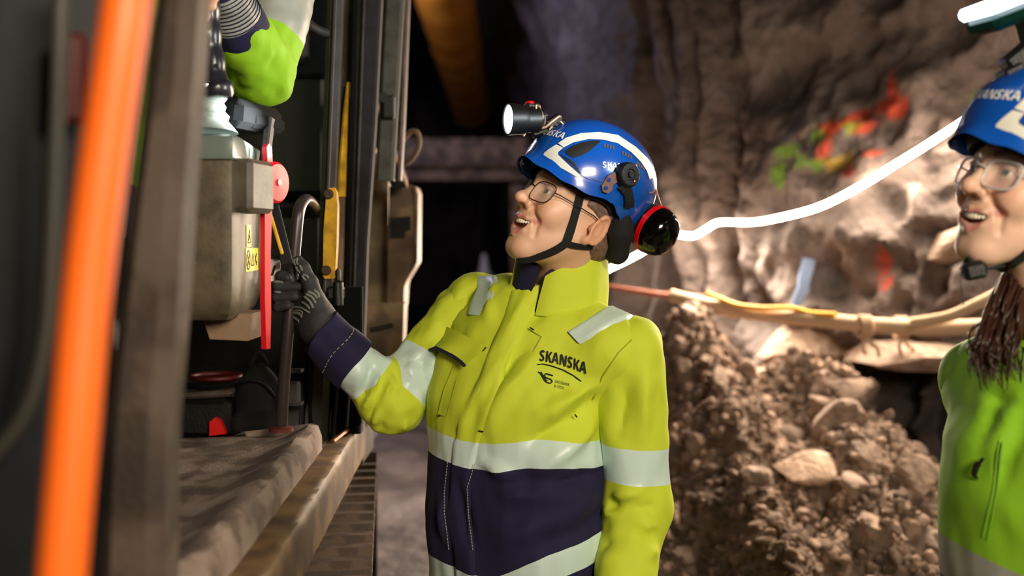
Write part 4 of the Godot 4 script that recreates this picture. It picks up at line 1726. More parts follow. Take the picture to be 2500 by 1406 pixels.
func cab_contents() -> void:
	var y0 := 1.026
	# black backpack
	var s := Solid.new()
	var c := Vector3(P(632, 960, 2.24).x, y0, -2.24)
	s.ellipsoid(c + Vector3(0, 0.075, 0), Vector3(0.045, 0.085, 0.04), 0.03)
	s.capsule(c + Vector3(-0.022, 0.03, 0), c + Vector3(-0.022, 0.1, 0), 0.024, 0.022, 0.03)
	s.capsule(c + Vector3(0.022, 0.03, 0), c + Vector3(0.022, 0.1, 0), 0.024, 0.022, 0.03)
	s.capsule(c + Vector3(-0.025, 0.03, 0.03), c + Vector3(0.025, 0.03, 0.03), 0.03, 0.03, 0.01)
	var bag := base("bag", c, "small black bag standing on the cab floor behind the handrail", "bag")
	part("bag_body", s.mesh(c + Vector3(-0.1, -0.02, -0.1), c + Vector3(0.1, 0.2, 0.1), 0.006).commit(180), M.strap, bag)
	var m := MB.new()
	m.tube(smooth_path([c + Vector3(-0.045, 0.09, 0.035), c + Vector3(-0.02, 0.125, 0.055), c + Vector3(0.02, 0.125, 0.055), c + Vector3(0.045, 0.09, 0.035)], 4), 0.003, 6)
	part("zip", m.commit(60), M.black_plastic, bag)
	m = MB.new()
	m.tube(smooth_path([c + Vector3(-0.02, 0.155, 0), c + Vector3(0, 0.185, 0.005), c + Vector3(0.02, 0.155, 0)], 4), 0.005, 8)
	part("handle", m.commit(60), M.strap, bag)
	# transparent-lidded case with a red tab
	c = Vector3(P(488, 990, 2.2).x, y0, -2.25)
	var case_thing := base("tool_case", c, "dusty black tool case with a red tab on the cab floor", "case")
	m = MB.new()
	m.box(c + Vector3(0, 0.045, 0), Vector3(0.14, 0.09, 0.13), Basis(), 0.014)
	part("case_body", m.commit(), M.black_plastic, case_thing)
	m = MB.new()
	m.box(c + Vector3(0.004, 0.096, 0), Vector3(0.142, 0.014, 0.134), Basis(Vector3.BACK, 0.06), 0.006)
	part("lid", m.commit(), grained(Color(0.4, 0.36, 0.34), 0.5, M.patches, 3.0), case_thing)
	m = MB.new()
	m.prism(c + Vector3(0.03, 0.0, 0.066), Vector3.RIGHT, Vector3.UP, [Vector2(0, 0.0), Vector2(0.036, 0.0), Vector2(0.034, 0.02), Vector2(0.024, 0.042), Vector2(0.012, 0.05), Vector2(0, 0.04)], 0.014)
	part("tab", m.commit(), mat(Color(0.85, 0.06, 0.03), 0.5), case_thing, "red tab")
	m = MB.new()
	var loop := []
	for k in 25:
		var w := TAU * k / 24.0
		loop.append(c + Vector3(0.01 + cos(w) * 0.055, 0.112, -0.01 + sin(w) * 0.05))
	m.tube(loop, 0.008, 8)
	var loop2 := []
	for p in loop:
		loop2.append(p + Vector3(0.008, 0.016, 0.004))
	single("hose_coil", m.commit(60), M.rubber, "black coiled hose lying on the tool case", "hose")
	m = MB.new()
	m.tube(loop2, 0.006, 8)
	single("hose_coil", m.commit(60), mat(Color(0.32, 0.05, 0.05), 0.5), "dark red coiled hose on top of the black coil", "hose")


# ---------------------------------------------------------------- heads
# Local axes of a head: x to the person's own left, y up, z out of the face; origin between the ears.
func head_solid(neck_end: Vector3, smile: float, full: float) -> Solid:
	var s := Solid.new()
	s.ellipsoid(Vector3(0, 0.04, -0.014), Vector3(0.075, 0.098, 0.096), 0.01)
	s.ellipsoid(Vector3(0, -0.028, 0.03), Vector3(0.055 + full, 0.08, 0.062), 0.03)
	s.capsule(Vector3(0, -0.05, -0.03), neck_end, 0.052, 0.058, 0.03)
	s.two_capsules(Vector3(0.047, -0.042, 0.0), Vector3(0.017, -0.097, 0.052), 0.02, 0.017, 0.03)
	s.capsule(Vector3(-0.009, -0.101, 0.066), Vector3(0.009, -0.101, 0.066), 0.016, 0.016, 0.022)
	s.two_balls(Vector3(0.042, -0.01, 0.058), 0.021, 0.03)
	s.two_balls(Vector3(0.04, -0.027, 0.0665), 0.0165, 0.02)
	s.two_capsules(Vector3(0.04, 0.034, 0.068), Vector3(0.008, 0.036, 0.084), 0.008, 0.010, 0.025)
	s.two_ellipsoids(Vector3(0.031, 0.012, 0.102), Vector3(0.018, 0.012, 0.018), 0.014, 1)
	s.two_ellipsoids(Vector3(0.031, 0.018, 0.0765), Vector3(0.0165, 0.0085, 0.0135), 0.005)
	s.two_ellipsoids(Vector3(0.031, 0.0035, 0.0758), Vector3(0.0165, 0.0068, 0.013), 0.006)
	# nose
	s.capsule(Vector3(0, 0.028, 0.085), Vector3(0, -0.012, 0.106), 0.0078, 0.0088, 0.013)
	s.ball(Vector3(0, -0.0195, 0.112), 0.0112, 0.009)
	s.two_balls(Vector3(0.0128, -0.0245, 0.0965), 0.008, 0.008)
	s.two_ellipsoids(Vector3(0.006, -0.0325, 0.103), Vector3(0.0038, 0.003, 0.006), 0.003, 1)
	# mouth: muzzle, opening, lips drawn wide
	s.ellipsoid(Vector3(0, -0.058, 0.067), Vector3(0.034, 0.026, 0.0245), 0.02)
	var open := 0.0085 + 0.003 * smile
	var drop_y := 0.004 * smile
	s.two_capsules(Vector3(0.028, -0.0495, 0.085), Vector3(0.012, -0.0585 - drop_y * 0.4, 0.092), 0.0035, open * 0.9, 0.003, 1)
	s.two_capsules(Vector3(0.012, -0.0585 - drop_y * 0.4, 0.092), Vector3(0, -0.0605 - drop_y * 0.5, 0.094), open * 0.9, open, 0.003, 1)
	s.ellipsoid(Vector3(0, -0.061, 0.078), Vector3(0.022, 0.0105, 0.018), 0.003, 1)
	s.two_capsules(Vector3(0.0335, -0.0465, 0.0735), Vector3(0.02, -0.0495, 0.0885), 0.0022, 0.0032, 0.005)
	s.two_capsules(Vector3(0.02, -0.0495, 0.0885), Vector3(0.0, -0.0505, 0.0955), 0.0032, 0.0036, 0.005)
	s.two_capsules(Vector3(0.0335, -0.0465, 0.0735), Vector3(0.021, -0.065 - drop_y, 0.0825), 0.0022, 0.0042, 0.005)
	s.two_capsules(Vector3(0.021, -0.065 - drop_y, 0.0825), Vector3(0.0, -0.072 - drop_y * 1.4, 0.0885), 0.0042, 0.0052, 0.005)
	# smile folds
	s.two_capsules(Vector3(0.021, -0.026, 0.0905), Vector3(0.038, -0.045, 0.0775), 0.0024, 0.003, 0.01, 1)
	s.two_capsules(Vector3(0.038, -0.045, 0.0775), Vector3(0.037, -0.07, 0.068), 0.003, 0.0016, 0.01, 1)
	# ears
	var turned := Vector3(-0.18, 0.42, 0.0)
	s.two_ellipsoids(Vector3(0.0765, -0.004, -0.022), Vector3(0.006, 0.03, 0.0185), 0.006, 0, turned)
	s.two_balls(Vector3(0.0735, -0.033, -0.01), 0.0085, 0.008)
	var last := Vector3.ZERO
	for k in 10:
		var w := -0.9 + k * 0.42
		var q := Basis.from_euler(turned) * Vector3(0.004, cos(w) * 0.0285, -sin(w) * 0.0175) + Vector3(0.0775, -0.004, -0.022)
		if k > 0:
			s.two_capsules(last, q, 0.0042, 0.0042, 0.004)
		last = q
	s.two_ellipsoids(Vector3(0.0855, -0.006, -0.018), Vector3(0.0065, 0.0155, 0.0095), 0.005, 1, turned)
	s.two_capsules(Vector3(0.0765, -0.0105, -0.0085), Vector3(0.0775, -0.003, -0.0075), 0.005, 0.004, 0.004)
	return s


func skin_colors(m: MB, tone: Color, lips: Color, brow: Color, brow_amount: float, smile := 1.0) -> void:
	var n := FastNoiseLite.new()
	n.seed = 9
	n.frequency = 40.0
	for p in m.v:
		var q := Vector3(absf(p.x), p.y, p.z)
		var f := 1.0 + n.get_noise_3dv(p) * 0.06
		var col := tone * f
		var red := exp(-((q - Vector3(0.038, -0.02, 0.078)).length_squared()) / 0.0006) * 0.5 + exp(-((q - Vector3(0, -0.024, 0.112)).length_squared()) / 0.0002) * 0.6 + (0.5 if q.x > 0.076 else 0.0)
		col = col.lerp(Color(tone.r, tone.g * 0.72, tone.b * 0.62), clampf(red, 0.0, 0.7))
		# lips
		if q.z > 0.07 and q.x < 0.035 and q.y < -0.043 and q.y > -0.1:
			var w := clampf(q.x / 0.0335, 0.0, 1.0)
			var upper := (q - Vector3(q.x, lerpf(-0.0508, -0.0468, w), lerpf(0.097, 0.0745, pow(w, 1.9)))).length()
			var lower := (q - Vector3(q.x, lerpf(-0.071 - 0.0056 * smile, -0.0468, pow(w, 2.2)), lerpf(0.0915, 0.0745, pow(w, 1.9)))).length()
			var amount := clampf((0.0062 - lower) / 0.002, 0.0, 1.0)
			amount = maxf(amount, clampf((0.0046 - upper) / 0.0016, 0.0, 1.0))
			if q.z < 0.0865 - q.x * 0.3 and q.x < 0.024 and q.y > -0.075:
				amount = 1.0
			col = col.lerp(lips, amount)
		var b := (Vector2(q.x, q.y) - Vector2(clampf(q.x, 0.014, 0.044), 0.034 + 0.006 * sin(clampf((q.x - 0.014) / 0.03, 0.0, 1.0) * 2.6))).length()
		if q.z > 0.05 and b < 0.006:
			col = col.lerp(brow, brow_amount * clampf((0.006 - b) / 0.003, 0.0, 1.0))
		m.c.append(Color(col.r, col.g, col.b))


func to_world(m: MB, f: Transform3D) -> MB:
	for k in m.v.size():
		m.v[k] = f * m.v[k]
	return m


func face_bits(t: Node3D, f: Transform3D, look: Vector3, smile: float) -> void:
	var m: MB
	for sx in [-1.0, 1.0]:
		m = MB.new()
		var c := Vector3(0.031 * sx, 0.0105, 0.0765)
		var dir := (look + Vector3(0.0, 0, 0)).normalized()
		m.lathe(c - dir * 0.012, dir, eye_profile(0.0, 1.57), 20)
		var e := part("eye", to_world(m, f).commit(180), M.eye_white, t)
		m = MB.new()
		m.lathe(c + dir * 0.0102, dir, [[0.0062, 0.0], [0.0062, 0.0006], [0.004, 0.0018], [0.0, 0.0022]], 16)
		part("iris", to_world(m, f).commit(60), M.iris, e)
	m = MB.new()
	for k in 12:
		var w := (k - 5.5) * 0.185
		var at := Vector3(sin(w) * 0.0275, -0.0575 + w * w * 0.0055, 0.0625 + cos(w) * 0.0285)
		m.box(at, Vector3(0.0048 if absf(w) > 0.3 else 0.0058, 0.0095 - absf(w) * 0.003, 0.004), Basis(Vector3.UP, w * 1.1), 0.0016)
	part("teeth", to_world(m, f).commit(60), M.teeth, t)
	m = MB.new()
	m.lathe(Vector3(0, -0.0745 - 0.002 * smile, 0.057), Vector3(0, 0.15, 1), [[0.013, 0.0], [0.0135, 0.01], [0.011, 0.019], [0.006, 0.024], [0, 0.025]], 14, 0.9)
	part("tongue", to_world(m, f).commit(60), mat(Color(0.72, 0.3, 0.3), 0.4), t)


func eye_profile(a: float, b: float) -> Array:
	var out := []
	for k in 13:
		var w := PI * k / 12.0
		out.append([sin(w) * 0.012, 0.012 - cos(w) * 0.012])
	return out


# ---------------------------------------------------------------- helmets
const DOME_AT := Vector3(0, 0, 0.012)
const DOME := Vector3(0.111, 0.117, 0.138)
var HELMET_SEAT := Transform3D(Basis(Vector3.RIGHT, deg_to_rad(15.3)), Vector3(0, 0.0835, -0.0147))   # how the helmet sits on the head
var helmet_ref := Transform3D()


func dome_dir(phi: float, e: float) -> Vector3:
	return Vector3(sin(phi) * cos(e), sin(e), cos(phi) * cos(e))


func dome_point(phi: float, e: float, lift := 0.0) -> Vector3:
	var d := dome_dir(phi, e)
	var r := 1.0 / (d / DOME).length() + lift
	return DOME_AT + d * r


func rim_height(phi: float) -> float:   # phi from the front, 0 to PI
	var keys := [[0.0, 0.01], [0.35, -0.004], [0.7, -0.02], [1.05, -0.03], [1.3, -0.029], [1.5, -0.034], [1.7, -0.05], [1.95, -0.07], [2.3, -0.082], [3.15, -0.086]]
	for k in keys.size() - 1:
		if phi <= keys[k + 1][0]:
			var t: float = (phi - keys[k][0]) / (keys[k + 1][0] - keys[k][0])
			t = t * t * (3 - 2 * t)
			return lerpf(keys[k][1], keys[k + 1][1], t)
	return -0.05


func rim_angle(phi: float, y: float) -> float:
	var lo := -1.2
	var hi := 1.3
	for n in 24:
		var mid := (lo + hi) * 0.5
		if dome_point(phi, mid).y < y:
			lo = mid
		else:
			hi = mid
	return lo


func dome_hit(px: float, py: float, lift := 0.0008) -> Vector3:   # in helmet axes, where the sight line of the first helmet meets its dome
	var inv := helmet_ref.affine_inverse()
	var o := inv * Vector3(0, EYE, 0)
	var d := (inv.basis * (P(px, py, 1.0) - Vector3(0, EYE, 0))).normalized()
	var q := (o - DOME_AT) / DOME
	var e := d / DOME
	var a := e.dot(e)
	var b := q.dot(e)
	var c := q.dot(q) - 1.0
	var disc := b * b - a * c
	var t := (-b - sqrt(maxf(disc, 0.0))) / a
	var p := o + d * t
	var n := ((p - DOME_AT) / (DOME * DOME)).normalized()
	return p + n * lift


func dome_normal(p: Vector3) -> Vector3:
	return ((p - DOME_AT) / (DOME * DOME)).normalized()


# a band between two lines of pixels, laid on the dome
func dome_band(outer: Array, inner: Array, lift: float, steps := 6) -> MB:
	var m := MB.new()
	var rows := []
	for s in [0.0, 0.25, 0.5, 0.75, 1.0]:
		var row := PackedVector3Array()
		for k in outer.size() - 1:
			for n in steps:
				var t := float(n) / steps
				var a := Vector2(outer[k][0], outer[k][1]).lerp(Vector2(outer[k + 1][0], outer[k + 1][1]), t)
				var b := Vector2(inner[k][0], inner[k][1]).lerp(Vector2(inner[k + 1][0], inner[k + 1][1]), t)
				var q := a.lerp(b, s)
				row.append(dome_hit(q.x, q.y, lift))
		var a2 := Vector2(outer[-1][0], outer[-1][1]).lerp(Vector2(inner[-1][0], inner[-1][1]), s)
		row.append(dome_hit(a2.x, a2.y, lift))
		rows.append(row)
	m.sheet(rows, dome_normal(rows[2][rows[2].size() / 2]))
	return m


func mirrored(m: MB) -> MB:
	var o := MB.new()
	for p in m.v:
		o.v.append(Vector3(-p.x, p.y, p.z))
	o.ix = m.ix.duplicate()
	o.flip()
	return o


func helmet(f: Transform3D, label: String) -> Node3D:
	var t := base("safety_helmet", f * Vector3(0, -0.05, 0), label, "helmet")
	# shell: outside, rim, inside
	var rows := []
	var cols := 96
	for v in 25:
		var row := PackedVector3Array()
		for k in cols:
			var phi := TAU * k / cols
			var ap := phi if phi <= PI else TAU - phi
			var e0 := rim_angle(phi, rim_height(ap))
			var s := v / 24.0
			var e := lerpf(e0, PI / 2, s)
			var p := dome_point(phi, e)
			# the peak over the brow and a soft flare at the edge
			var flare := exp(-s * 24.0 / 1.1)
			var front := maxf(0.0, cos(ap)) ** 3
			p += Vector3(sin(phi), -0.1, cos(phi)) * flare * (0.002 + 0.014 * front)
			row.append(p)
		rows.append(row)
	var inner := []
	for v in range(24, -1, -1):
		var row := PackedVector3Array()
		for k in cols:
			var p: Vector3 = rows[v][k]
			row.append(p - dome_normal(p) * 0.007)
		inner.append(row)
	var m := MB.new()
	m.loft(rows + inner, true, false)
	part("shell", to_world(m, f).commit(40), M.blue, t)
	# dark liner inside and under the edge
	rows = []
	for v in 9:
		var row := PackedVector3Array()
		for k in 64:
			var phi := TAU * k / 64
			var ap := phi if phi <= PI else TAU - phi
			var y := rim_height(ap) - 0.012 - 0.01 * maxf(0.0, -cos(ap))
			var e := lerpf(rim_angle(phi, y), PI / 2, v / 8.0)
			var p := dome_point(phi, e)
			row.append(p - dome_normal(p) * (0.011 if v > 0 else 0.016))
		rows.append(row)
	m = MB.new()
	m.loft(rows, true, false)
	part("liner", to_world(m, f).commit(60), M.strap, t)
	# white stripe on each side, with the hooked front end
	var arc_o := [[1363, 351], [1382, 338], [1418, 327], [1462, 324], [1507, 331], [1551, 360], [1578, 386], [1592, 408], [1597, 430]]
	var arc_i := [[1377, 361], [1400, 349], [1436, 341], [1471, 342], [1507, 351], [1540, 373], [1563, 396], [1577, 417], [1584, 438]]
	var hook_o := [[1359, 354], [1341, 365], [1330, 374], [1327, 382], [1340, 393], [1365, 407], [1395, 424], [1413, 435]]
	var hook_i := [[1376, 362], [1370, 367], [1364, 372], [1363, 378], [1372, 387], [1390, 404], [1408, 420], [1421, 432]]
	m = dome_band(arc_o, arc_i, 0.002)
	m.add(dome_band(hook_o, hook_i, 0.002))
	for other in [m, mirrored(m)]:
		part("stripe", to_world(other, f).commit(60), M.white, t, "white reflective stripe")
	# dark vents
	m = dome_band([[1379, 370], [1396, 357], [1420, 348], [1445, 344], [1466, 344]], [[1384, 377], [1400, 386], [1420, 380], [1440, 369], [1463, 349]], 0.0012)
	m.add(dome_band([[1368, 376], [1385, 386], [1400, 394], [1419, 424]], [[1370, 379], [1384, 391], [1397, 402], [1417, 425]], 0.0012))
	for other in [m, mirrored(m)]:
		part("vent", to_world(other, f).commit(60), M.black, t)
	m = MB.new()
	for k in [[1474, 356, 1.0, 0.22], [1518, 374, 1.0, 0.42], [1553, 398, 0.9, 0.62]]:
		for n in 4:
			var dx: float = n * 7.5 * k[2]
			var x: float = k[0] + dx * cos(k[3])
			var y: float = k[1] + dx * sin(k[3])
			m.add(dome_band([[x, y - 5], [x + 4, y - 5 + 4 * k[3]]], [[x - 1, y + 4], [x + 3, y + 4 + 4 * k[3]]], 0.0012, 2))
	for other in [m, mirrored(m)]:
		part("vent_slot", to_world(other, f).commit(60), mat(Color(0.33, 0.27, 0.28), 0.6), t)
	# line round the side panel in darker blue, a recess with its shade in the colour
	m = MB.new()
	var path := []
	for q in [[1377, 364], [1367, 372], [1366, 380], [1385, 396], [1405, 416], [1422, 430], [1440, 437], [1468, 441]]:
		path.append(dome_hit(q[0], q[1], 0.0))
	m.tube(smooth_path(path, 4), 0.0016, 6)
	for other in [m, mirrored(m)]:
		part("groove_shade", to_world(other, f).commit(60), M.blue_dark, t)
	# lettering on the brow and on the side
	var l := letters("SKANSKA", 0.017)
	m = MB.new()
	var pts: PackedVector2Array = l[0]
	for k in range(0, pts.size(), 3):
		var q := []
		for n in 3:
			var p := pts[k + n]
			q.append(dome_point(p.x / 0.13, 0.5 + p.y / 0.14, 0.0012))
		m.tri(q[0], q[1], q[2])
	m.face(0, Vector3(0, 0.3, 1))
	part("lettering", to_world(m, f).commit(0), M.white, t)
	m = MB.new()
	l = letters("SKANSKA", 15.0)
	pts = l[0]
	for k in range(0, pts.size(), 3):
		var q := []
		for n in 3:
			var p := pts[k + n]
			q.append(dome_hit(1471 + p.x + l[2] * 0.5, 402 - p.y + p.x * 0.1 + l[2] * 0.05, 0.0013))
		m.tri(q[0], q[1], q[2])
	m.face(0, Vector3(1, 0.3, 0))
	part("lettering", to_world(m, f).commit(0), M.white, t)
	return t


func hit_px(s: Solid, px: float, py: float, inv := Transform3D()) -> Vector3:   # where a sight line meets a solid, in the solid's axes
	var o := inv * Vector3(0, EYE, 0)
	var d := (inv.basis * (P(px, py, 1.0) - Vector3(0, EYE, 0))).normalized()
	var t := 1.1
	var best := 1e9
	var near := o
	for n in 70:
		var e := s.at(o + d * t)
		if e < best:
			best = e
			near = o + d * t
		if e < 0.0004 or t > 2.8:
			break
		t += maxf(e * 0.8, 0.0006)
	return near if best < 0.0005 else s.drop(near)


# ---------------------------------------------------------------- the visitor in the middle
var visitor_head := Transform3D()


func creases(m: MB, list: Array) -> void:
	# soft folds pressed into cloth: [from, to, half width, height (negative is a valley)]
	var n := m.normals()
	for k in m.v.size():
		var p := m.v[k]
		var d := 0.0
		for c in list:
			var a: Vector3 = c[0]
			var ba: Vector3 = c[1] - a
			var h := clampf((p - a).dot(ba) / ba.length_squared(), 0.0, 1.0)
			var q: float = (p - a - ba * h).length() / c[2]
			if q < 2.5:
				d += 2.4 * c[3] * exp(-q * q) * sin(PI * clampf(0.12 + h * 0.76, 0.0, 1.0))
		m.v[k] = p + n[k] * d


func ripple(m: MB, freq: Vector3, amount: float, seed_no: int) -> void:
	var f := FastNoiseLite.new()
	f.seed = seed_no
	f.frequency = 1.0
	f.fractal_octaves = 2
	var n := m.normals()
	for k in m.v.size():
		m.v[k] += n[k] * f.get_noise_3dv(m.v[k] * freq) * amount


# cuts cloth into bands by numbers along it: cuts ascending, mats one more than cuts
func banded(m: MB, value: Callable, cuts: Array, parts: Array, t: Node3D) -> void:
	var rest := m
	for k in cuts.size() + 1:
		var piece := rest
		if k < cuts.size():
			var s := PackedFloat32Array()
			for p in rest.v:
				s.append(value.call(p) - cuts[k])
			var both := split(rest, s)
			piece = both[0]
			rest = both[1]
		if piece.ix.size() == 0 or k >= parts.size():
			continue
		part(parts[k][0], piece.commit(180), parts[k][1], t)


func along(a: Vector3, b: Vector3, p: Vector3) -> float:
	return (p - a).dot(b - a) / (b - a).length_squared()


func cloth_strip(s: Solid, left: Array, right: Array, lift: float, steps := 5, inv := Transform3D()) -> MB:
	var m := MB.new()
	var rows := []
	var mid := Vector3.ZERO
	for k in left.size() - 1:
		for n in steps + (1 if k == left.size() - 2 else 0):
			var t := float(n) / steps
			var a := Vector2(left[k][0], left[k][1]).lerp(Vector2(left[k + 1][0], left[k + 1][1]), t)
			var b := Vector2(right[k][0], right[k][1]).lerp(Vector2(right[k + 1][0], right[k + 1][1]), t)
			var row := PackedVector3Array()
			for e in 9:
				var q := a.lerp(b, e / 8.0)
				var p := hit_px(s, q.x, q.y, inv)
				var up := lift * (1.0 if e > 0 and e < 8 else -0.5)
				row.append(p + s.slope(p) * up)
			rows.append(row)
	m.sheet(rows, Vector3(0, 0, 1))
	return m


func cloth_line(s: Solid, pts: Array, radius: float, lift := 0.0) -> Array:
	var path := []
	for k in pts.size() - 1:
		for n in 4:
			var q := Vector2(pts[k][0], pts[k][1]).lerp(Vector2(pts[k + 1][0], pts[k + 1][1]), n / 4.0)
			var p := hit_px(s, q.x, q.y)
			path.append(p + s.slope(p) * lift)
	var e := hit_px(s, pts[-1][0], pts[-1][1])
	path.append(e + s.slope(e) * lift)
	return path


func visitor() -> void:
	var t := base("person", Vector3(0.02, 0, -1.98), "person in blue helmet and yellow jacket holding the cab handrail", "person")
	var f := Transform3D(Basis(Vector3.UP, deg_to_rad(-57)) * Basis(Vector3.RIGHT, deg_to_rad(-28)) * Basis(Vector3.BACK, deg_to_rad(-10)), Vector3(0.108, 1.505, -1.9))
	visitor_head = f
	helmet_ref = f * HELMET_SEAT
	var inv := f.affine_inverse()
	var tf := Transform3D(Basis(Vector3.UP, deg_to_rad(-28)), Vector3(0.015, 0, -1.98))
	# ---- head and neck, one surface
	var hs := head_solid(inv * Vector3(0.095, 1.33, -1.995), 1.7, 0.0)
	var m := hs.mesh(Vector3(-0.105, -0.23, -0.19), Vector3(0.105, 0.14, 0.125), 0.003)
	skin_colors(m, Color(0.72, 0.42, 0.28), Color(0.55, 0.2, 0.17), Color(0.36, 0.24, 0.16), 0.35, 1.7)
	part("body", to_world(m, f).commit(180), M.skin, t)
	face_bits(t, f, Vector3(0.02, 0.05, 1), 1.7)
	# hair at the temple and nape
	var hair := Solid.new()
	hair.ellipsoid(Vector3(0, 0.03, -0.022), Vector3(0.0795, 0.096, 0.095), 0.01)
	hair.ellipsoid(Vector3(0, -0.015, -0.065), Vector3(0.06, 0.04, 0.042), 0.03)
	hair.two_ellipsoids(Vector3(0.07, -0.028, 0.008), Vector3(0.045, 0.048, 0.045), 0.01, 1)
	hair.ellipsoid(Vector3(0, 0.0, 0.075), Vector3(0.12, 0.14, 0.062), 0.01, 1)
	m = hair.mesh(Vector3(-0.1, -0.09, -0.13), Vector3(0.1, 0.14, 0.08), 0.004)
	var hn := FastNoiseLite.new()
	hn.frequency = 1.0
	for k in m.v.size():
		m.v[k] += Vector3(m.v[k].x, 0, 0).normalized() * hn.get_noise_3dv(m.v[k] * Vector3(90, 160, 40)) * 0.002
		var g := 0.5 + 0.9 * hn.get_noise_3dv(m.v[k] * Vector3(60, 260, 60))
		m.c.append(Color(0.16, 0.09, 0.065) * (0.5 + 0.9 * clampf(g, 0.0, 1.2)))
	var hm := mat(Color(1, 1, 1), 0.55)
	hm.vertex_color_use_as_albedo = true
	part("hair", to_world(m, f).commit(180), hm, t)
	# ---- jacket: body
	var sr := P(1128, 780, 2.07)
	var sl := P(1530, 858, 1.885)
	var nb := Vector3(0.085, 1.325, -1.99)
	var js := Solid.new()
	js.torso(tf, [[0.66, 0.176, 0.138, 0, 0], [0.80, 0.18, 0.142, 0, 0.0], [0.90, 0.189, 0.15, 0, 0.004], [0.98, 0.186, 0.147, 0, 0.004], [1.06, 0.181, 0.146, 0, 0.004], [1.15, 0.184, 0.146, 0.0, 0.006], [1.22, 0.18, 0.13, 0.0, 0.0], [1.29, 0.15, 0.105, 0.012, -0.006], [1.34, 0.105, 0.085, 0.025, -0.01], [1.37, 0.08, 0.07, 0.03, -0.012]], 0.02)
	js.capsule(nb, sl + Vector3(-0.03, 0.004, 0), 0.05, 0.074, 0.05)
	js.capsule(nb, sr + Vector3(0.03, 0.022, 0), 0.05, 0.074, 0.05)
	m = js.mesh(Vector3(-0.26, 0.64, -2.24), Vector3(0.3, 1.45, -1.72), 0.0075)
	var fold := func(a: Array, b: Array, w: float, h: float) -> Array:
		return [hit_px(js, a[0], a[1]), hit_px(js, b[0], b[1]), w, h]
	var folds := [
		fold.call([1440, 985], [1300, 1075], 0.016, -0.010), fold.call([1450, 940], [1330, 1010], 0.014, 0.008), fold.call([1445, 1040], [1330, 1140], 0.016, 0.009),
		fold.call([1250, 1175], [1430, 1165], 0.014, -0.009), fold.call([1240, 1205], [1440, 1210], 0.018, 0.009), fold.call([1180, 1130], [1270, 1175], 0.012, 0.006),
		fold.call([1330, 1330], [1475, 1245], 0.018, -0.010), fold.call([1240, 1310], [1440, 1230], 0.02, 0.009), fold.call([1290, 720], [1225, 850], 0.012, 0.006),
		fold.call([1400, 690], [1310, 770], 0.012, -0.006), fold.call([1480, 680], [1370, 740], 0.011, 0.006), fold.call([1215, 900], [1130, 1040], 0.012, 0.007),
		fold.call([1300, 880], [1190, 1040], 0.014, 0.007), fold.call([1265, 860], [1160, 1010], 0.010, -0.006), fold.call([1110, 760], [1160, 700], 0.011, -0.006), fold.call([1195, 780], [1215, 690], 0.010, 0.005),
		fold.call([1080, 1210], [1090, 1320], 0.014, 0.007), fold.call([1120, 1180], [1150, 1330], 0.012, -0.006), fold.call([1370, 1180], [1470, 1150], 0.010, -0.007)]
	creases(m, folds)
	ripple(m, Vector3(9, 5, 9), 0.004, 2)
	ripple(m, Vector3(16, 5, 16), 0.005, 22)
	# height along the jacket: the lower bands rise towards the hanging arm
	var up := func(p: Vector3) -> float:
		return p.y - (0.40 * maxf(0.0, p.x + 0.03) if p.y < 0.96 else 0.0) * clampf((0.98 - p.y) / 0.06, 0.0, 1.0) - 0.006 * sin(p.x * 26.0)
	var cloth := [["lower_panel", M.navy], ["reflective_tape", M.tape], ["navy_panel", M.navy], ["reflective_tape", M.tape], ["yellow_panel", M.lime]]
	banded(m, up, [0.792, 0.842, 1.04, 1.09], cloth, t)
	# front placket
	var pl := [[1243, 712], [1228, 770], [1190, 870], [1140, 990], [1108, 1080], [1098, 1180], [1090, 1250], [1102, 1340], [1106, 1420]]
	var pr := [[1330, 700], [1300, 770], [1252, 870], [1205, 990], [1172, 1080], [1150, 1180], [1148, 1250], [1160, 1340], [1166, 1420]]
	m = cloth_strip(js, pl, pr, 0.0055)
	creases(m, folds)
	ripple(m, Vector3(9, 5, 9), 0.004, 2)
	ripple(m, Vector3(16, 5, 16), 0.005, 22)
	cloth = [["placket", M.navy], ["placket", M.tape], ["placket", M.navy], ["placket", M.tape], ["placket", M.lime]]
	banded(m, up, [0.792, 0.842, 1.04, 1.09], cloth, t)
	# tapes over the shoulders
	m = cloth_strip(js, [[1164, 678], [1156, 705], [1147, 738], [1138, 770]], [[1216, 676], [1209, 702], [1201, 738], [1190, 773]], 0.0035)
	creases(m, folds)
	part("shoulder_tape", m.commit(180), M.tape, t)
	m = cloth_strip(js, [[1502, 734], [1465, 757], [1425, 783], [1385, 808]], [[1562, 772], [1515, 785], [1465, 812], [1416, 840]], 0.0035)
	creases(m, folds)
	part("shoulder_tape", m.commit(180), M.tape, t)
	# pocket flap with dark piping
	var top := [[1078, 790], [1105, 802], [1132, 818], [1160, 832], [1192, 850]]
	var low := [[1024, 858], [1052, 866], [1084, 862], [1118, 876], [1150, 896]]
	var rows := []
	for e in 7:
		var row := PackedVector3Array()
		for k in 17:
			var i := mini(k / 4, 3)
			var w := (k - i * 4) / 4.0
			var q := Vector2(top[i][0], top[i][1]).lerp(Vector2(top[i + 1][0], top[i + 1][1]), w).lerp(Vector2(low[i][0], low[i][1]).lerp(Vector2(low[i + 1][0], low[i + 1][1]), w), e / 6.0)
			var p := hit_px(js, maxf(q.x, 1046 + e), q.y)
			p += (P(q.x, q.y, -p.z) - P(maxf(q.x, 1046 + e), q.y, -p.z))
			row.append(p + js.slope(p) * (0.006 + 0.014 * pow(e / 6.0, 1.5) + 0.004 * sin(k * 0.8 + 0.5) * e / 6.0))
		rows.append(row)
	m = MB.new()
	m.sheet(rows, Vector3(0, 0, 1))
	var flap := part("pocket_flap", m.commit(180), M.lime, t)
	m = MB.new()
